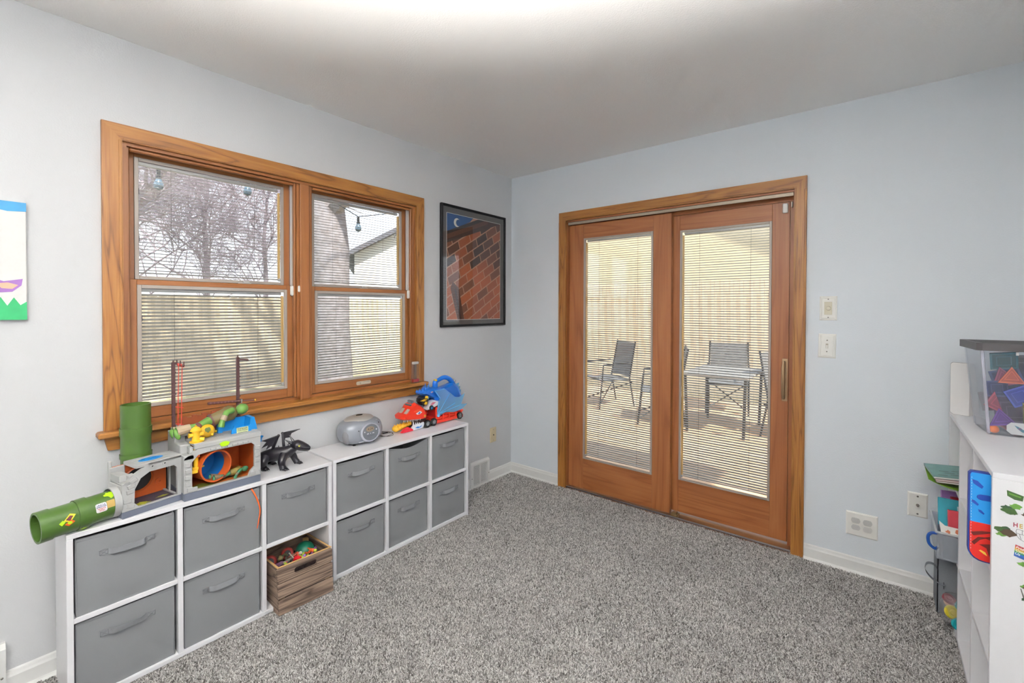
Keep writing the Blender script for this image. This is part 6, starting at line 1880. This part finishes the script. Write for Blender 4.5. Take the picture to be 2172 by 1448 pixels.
b = MB(); b.prism(blob(.022, .012, .007, 10, 3, .4), -.0004, 0, 'Y'); b.prism(blob(.050, .018, .008, 10, 6, .4), -.0004, 0, 'Y'); b.build('printed_spot', plain('#b8623a', .5, name='print_rust'), o)
# --- grey bag and jar in the far bottom cube
SH0 = .012+TP
t = thing('felt_bag', 'grey felt basket with a loop handle in the far bottom cube', 'basket', (2.585, -.200, SH0+.001))
b = MB()
for k in (0, .003):
    b.grid(lambda u, v, k=k: ((.20-2*k)*(u if u < .5 else .5)*2*(1 if u < .5 else 1)*1+k if u <= .5 else (.20-k), k if u <= .5 else (.15)*(u-.5)*2, .002+.245*v-.05*v*v*(u*2 if u < .5 else 1)), 12, 8)
b.box(0, 0, 0, .20, .15, .004); b.box(0, 0, .002, .004, .15, .245)
b.build('felt_body', plain('#7b7f85', .9, name='grey_felt', noise=.12, scale=200), t)
b = MB()
lp_ = spline([(.004, .012, .185), (-.012, .010, .205), (-.034, .010, .200), (-.038, .010, .170), (-.016, .008, .140), (.012, .004, .130), (.026, -.002, .128)])
for dz in (0, .0015):
    b.grid(lambda u, v, dz=dz: (lp_[int(round(u*(len(lp_)-1)))][0], lp_[int(round(u*(len(lp_)-1)))][1]-.001-dz+(v-.5)*.024, lp_[int(round(u*(len(lp_)-1)))][2]+dz), len(lp_)-1, 1)
b.build('loop_handle', plain('#74787f', .9, name='grey_felt_strap', noise=.12, scale=200), t)
MB().box(.020, -.002, .110, .023, 0, .140).build('handle_slit', plain('#4a4d52', .9, name='felt_slit'), t)
t = thing('clear_bag', 'clear bag of coloured lids at the bottom of the far cube', 'bag', (2.640, -.262, SH0+.001))
MB().lathe([(0, 0), (.040, .002), (.052, .030), (.050, .085), (.036, .120), (.020, .125)], 24, Matrix.Diagonal((1, .9, 1, 1))).build('film', thin_glass('pouch_film', (.93, .93, .95, 1), refl=1.0, rough=.08, haze=.15), t, smooth=70)
for (x, y, z, r, col, lb, rx) in ((-.014, -.026, .062, .026, '#d2c02f', 'yellow round lid in the clear bag', 1.15), (.004, -.040, .026, .024, '#1f9fa8', 'turquoise round lid at the bottom of the clear bag', 1.3), (-.022, .000, .105, .022, '#7a2a35', 'dark red lid at the top of the clear bag', .5), (-.016, .004, .086, .022, '#c9997a', 'peach lid below the dark red one in the clear bag', .5), (.016, -.012, .090, .022, '#3f9a9a', 'teal lid beside the peach one in the clear bag', .8)):
    o = thing('pot_lid', lb, 'lid', (2.640+x, -.262+y, SH0+z), rot=(rx, 0, .5))
    MB().lathe([(0, .002), (r*.6, .002), (r*.65, .0045), (r*.92, .005), (r, .002), (r, -.006), (r*.9, -.006), (r*.9, 0), (0, 0)], 24).build('lid_shell', plain(col, .4, name='lid_'+col.strip('#')), o, smooth=40)
    MB().lathe([(0, .0055), (r*.35, .005), (r*.4, .002), (0, .002)], 16).build('lid_knob', plain(col, .5, name='lid_'+col.strip('#'), noise=.2), o)

# ------------------------------------------------------------------ framed picture
t = thing('framed_picture', 'black framed drawing of a brick wall under a moonlit sky', 'picture', (0, -.4464, 1.6650), R90)
FW, FH = .3475, .4325
b = MB(); frame_ring(b, -FW, -FH, FW, FH, .016, -.022, -.001, .002)
b.build('frame', plain('#0e0e11', .5, name='black_frame_metal', noise=.02, spec=.3), t)
MB().box(-FW+.014, -.010, -FH+.014, FW-.014, -.003, FH-.014).build('mat_board', plain('#63605f', .8, name='grey_mat', noise=.03), t)
PX0, PX1, PZ0, PZ1 = -.289, .287, -.380, .372
MB().box(PX0-.003, -.0106, PZ0-.003, PX1+.003, -.0099, PZ1+.003).build('mat_bevel', M_paper, t)
def uv(u, v): return (PX0+(PX1-PX0)*u, PZ0+(PZ1-PZ0)*v)
def clip01(poly):
    res = poly
    for (ax, sgn, lim) in ((0, 1, 0), (0, -1, 1), (1, 1, 0), (1, -1, 1)):
        o2 = []
        for i in range(len(res)):
            a, c = res[i], res[(i+1) % len(res)]
            ia, ic = sgn*(a[ax]-lim) >= 0, sgn*(c[ax]-lim) >= 0
            if ia: o2.append(a)
            if ia != ic:
                f = (lim-a[ax])/(c[ax]-a[ax]); o2.append((a[0]+(c[0]-a[0])*f, a[1]+(c[1]-a[1])*f))
        res = o2
        if not res: return []
    return res
def half(poly, n, d_):
    o2 = []
    for i in range(len(poly)):
        a, c = poly[i], poly[(i+1) % len(poly)]
        fa, fc = n[0]*a[0]+n[1]*a[1]-d_, n[0]*c[0]+n[1]*c[1]-d_
        if fa >= 0: o2.append(a)
        if (fa >= 0) != (fc >= 0):
            f = fa/(fa-fc); o2.append((a[0]+(c[0]-a[0])*f, a[1]+(c[1]-a[1])*f))
    return o2
INK = [plain(q, .7, name='pencil_'+q.strip('#'), noise=.28, scale=90) for q in ('#b98a72', '#7a4a35', '#5c3a2e', '#9c5434', '#ad5b35', '#3c2a26', '#1f4f86', '#2b2423', '#e9e6dc')]
b = MB()
def poly(p_, mi, y):
    p_ = clip01(p_)
    if len(p_) >= 3: b.prism([uv(*q) for q in p_], y, y+.0001, 'Y', mi=mi)
poly([(0, 0), (1, 0), (1, 1), (0, 1)], 0, -.0112)                       # paper tone / mortar
rr = random.Random(12)
ca, sa = math.cos(.42), math.sin(.42)
for row in range(-4, 16):
    for col in range(-4, 12):
        h = .085; w_ = .21
        x0 = col*w_+(row % 2)*w_*.5; z0 = row*h
        q = [(x0+.006, z0+.006), (x0+w_-.006, z0+.006), (x0+w_-.006, z0+h-.006), (x0+.006, z0+h-.006)]
        q = [((x*ca-z*sa)+.25+.0*z, (x*sa*1.0+z*ca)-.15) for x, z in q]
        q = half(q, (.30, -1.0), -.74)                                   # only below the ledge
        if len(q) >= 3:
            up_ = sum(p_[1] for p_ in q)/len(q)
            mi = rr.choice([3, 4, 4, 3, 1] if up_ < .5 else [1, 2, 2, 5, 3])
            poly(q, mi, -.0114)
poly([(0, .72), (0, .82), (.80, 1.06), (1.2, 1.15), (1.2, 1.05), (1.0, 1.0)], 5, -.0116)
poly([(0, .755), (0, .80), (.75, 1.02), (.75, .975)], 2, -.0117)
poly([(0, .82), (0, 1), (.46, 1), (.40, .955)], 6, -.0118)
poly([(0, .80), (0, .83), (.62, 1.02), (.75, 1.02)], 7, -.0119)
b.prism([uv(.17+.055*math.cos(a), .925+.042*math.sin(a)) for a in [.9+4.5*i/18 for i in range(19)]]+[uv(.195+.042*math.cos(a), .925+.032*math.sin(a)) for a in [5.2-4.1*i/18 for i in range(19)]], -.0121, -.0120, 'Y', mi=8)
poly([(.18, 0), (.30, 0), (.20, .30), (.10, .36), (.06, .30)], 2, -.0116)
poly([(.22, 0), (.25, 0), (.16, .28), (.12, .30)], 5, -.0117)
b.build('drawing', INK, t)
M_pglass = thin_glass('picture_glass', (.96, .96, .96, 1), refl=1.0)
MB().box(-FW+.015, -.0165, -FH+.015, FW-.015, -.0150, FH-.015).build('pane', M_pglass, t)

# ------------------------------------------------------------------ child's canvas at the left edge
t = thing('canvas_painting', 'childlike canvas with blue sky strip, purple flower and green grass', 'painting', (0, -2.980, 1.526), R90)
CW, CH = .225, .206
MB().box(-CW, -.020, -CH, CW, -.001, CH, .002).build('canvas', plain('#dadad8', .8, name='canvas_white', noise=.03, scale=120), t)
def dab(outline, col, y=-.0206, noise=.2):
    return MB().prism(outline, y, -.0195, 'Y').build('paint_dab', plain(col, .5, name='acrylic_'+col.strip('#'), noise=noise, scale=30), t)
rr = random.Random(4)
dab([(-CW, CH)]+[(-CW+i*.045, CH-.030+rr.uniform(-.008, .006)) for i in range(11)]+[(CW, CH)], '#2b86b8')
dab([(-.05, CH-.012), (.02, CH-.010), (.15, CH-.016), (.10, CH-.020), (-.04, CH-.020)], '#7db4d2', -.0209)
gp_ = [(-CW, -CH)]
for i in range(30):
    gp_.append((-CW+i*.0155, -CH+.045+rr.uniform(0, .038)*(1 if i % 2 else .2)))
gp_.append((CW, -CH+.015)); gp_.append((CW, -CH))
dab(gp_, '#1fa05f')
dab([(.10, -.072), (.14, -.060), (.17, -.072), (.215, -.062), (.212, -.085), (.19, -.108), (.15, -.112), (.11, -.098)], '#8d5fa6')
dab([(.152, -.080), (.180, -.076), (.204, -.084), (.190, -.098), (.165, -.096)], '#d9a98c', -.0209)
dab(blob(.100, .055, .018, 12, 8, .3), '#5fae8c')

# ------------------------------------------------------------------ added fill uplighter, unseen behind the camera, standing in for bounced flash
fl_ = thing('fill_uplight', 'added waist-high fill uplighter with a metal bowl, unseen behind the viewpoint', 'lamp', (2.3, -3.12, 0))
MB().lathe([(0, 0), (.15, 0), (.15, .015), (.02, .03), (.012, .04), (.012, .68), (.03, .70), (0, .70)], 28).build('stand', M_alu, fl_, smooth=40)
bw = [(.02, .70), (.09, .71), (.15, .75), (.18, .85), (.185, .93)]
MB().lathe(bw+[(r_-.004, z_+.003) for r_, z_ in bw[::-1]], 32, closed=True).build('bowl', M_alu, fl_, smooth=50)
m = bpy.data.materials.new('fill_uplight_glow'); m.use_nodes = True
nt = m.node_tree; nt.nodes.clear()
o_ = nt.nodes.new('ShaderNodeOutputMaterial'); em = nt.nodes.new('ShaderNodeEmission')
em.inputs['Color'].default_value = (1.0, 0.97, 0.93, 1); em.inputs['Strength'].default_value = FILL_UPLIGHT_POWER
nt.links.new(em.outputs[0], o_.inputs['Surface'])
MB().lathe([(0, .73), (.09, .73), (.09, .74), (0, .74)], 28).build('diffuser', m, fl_)
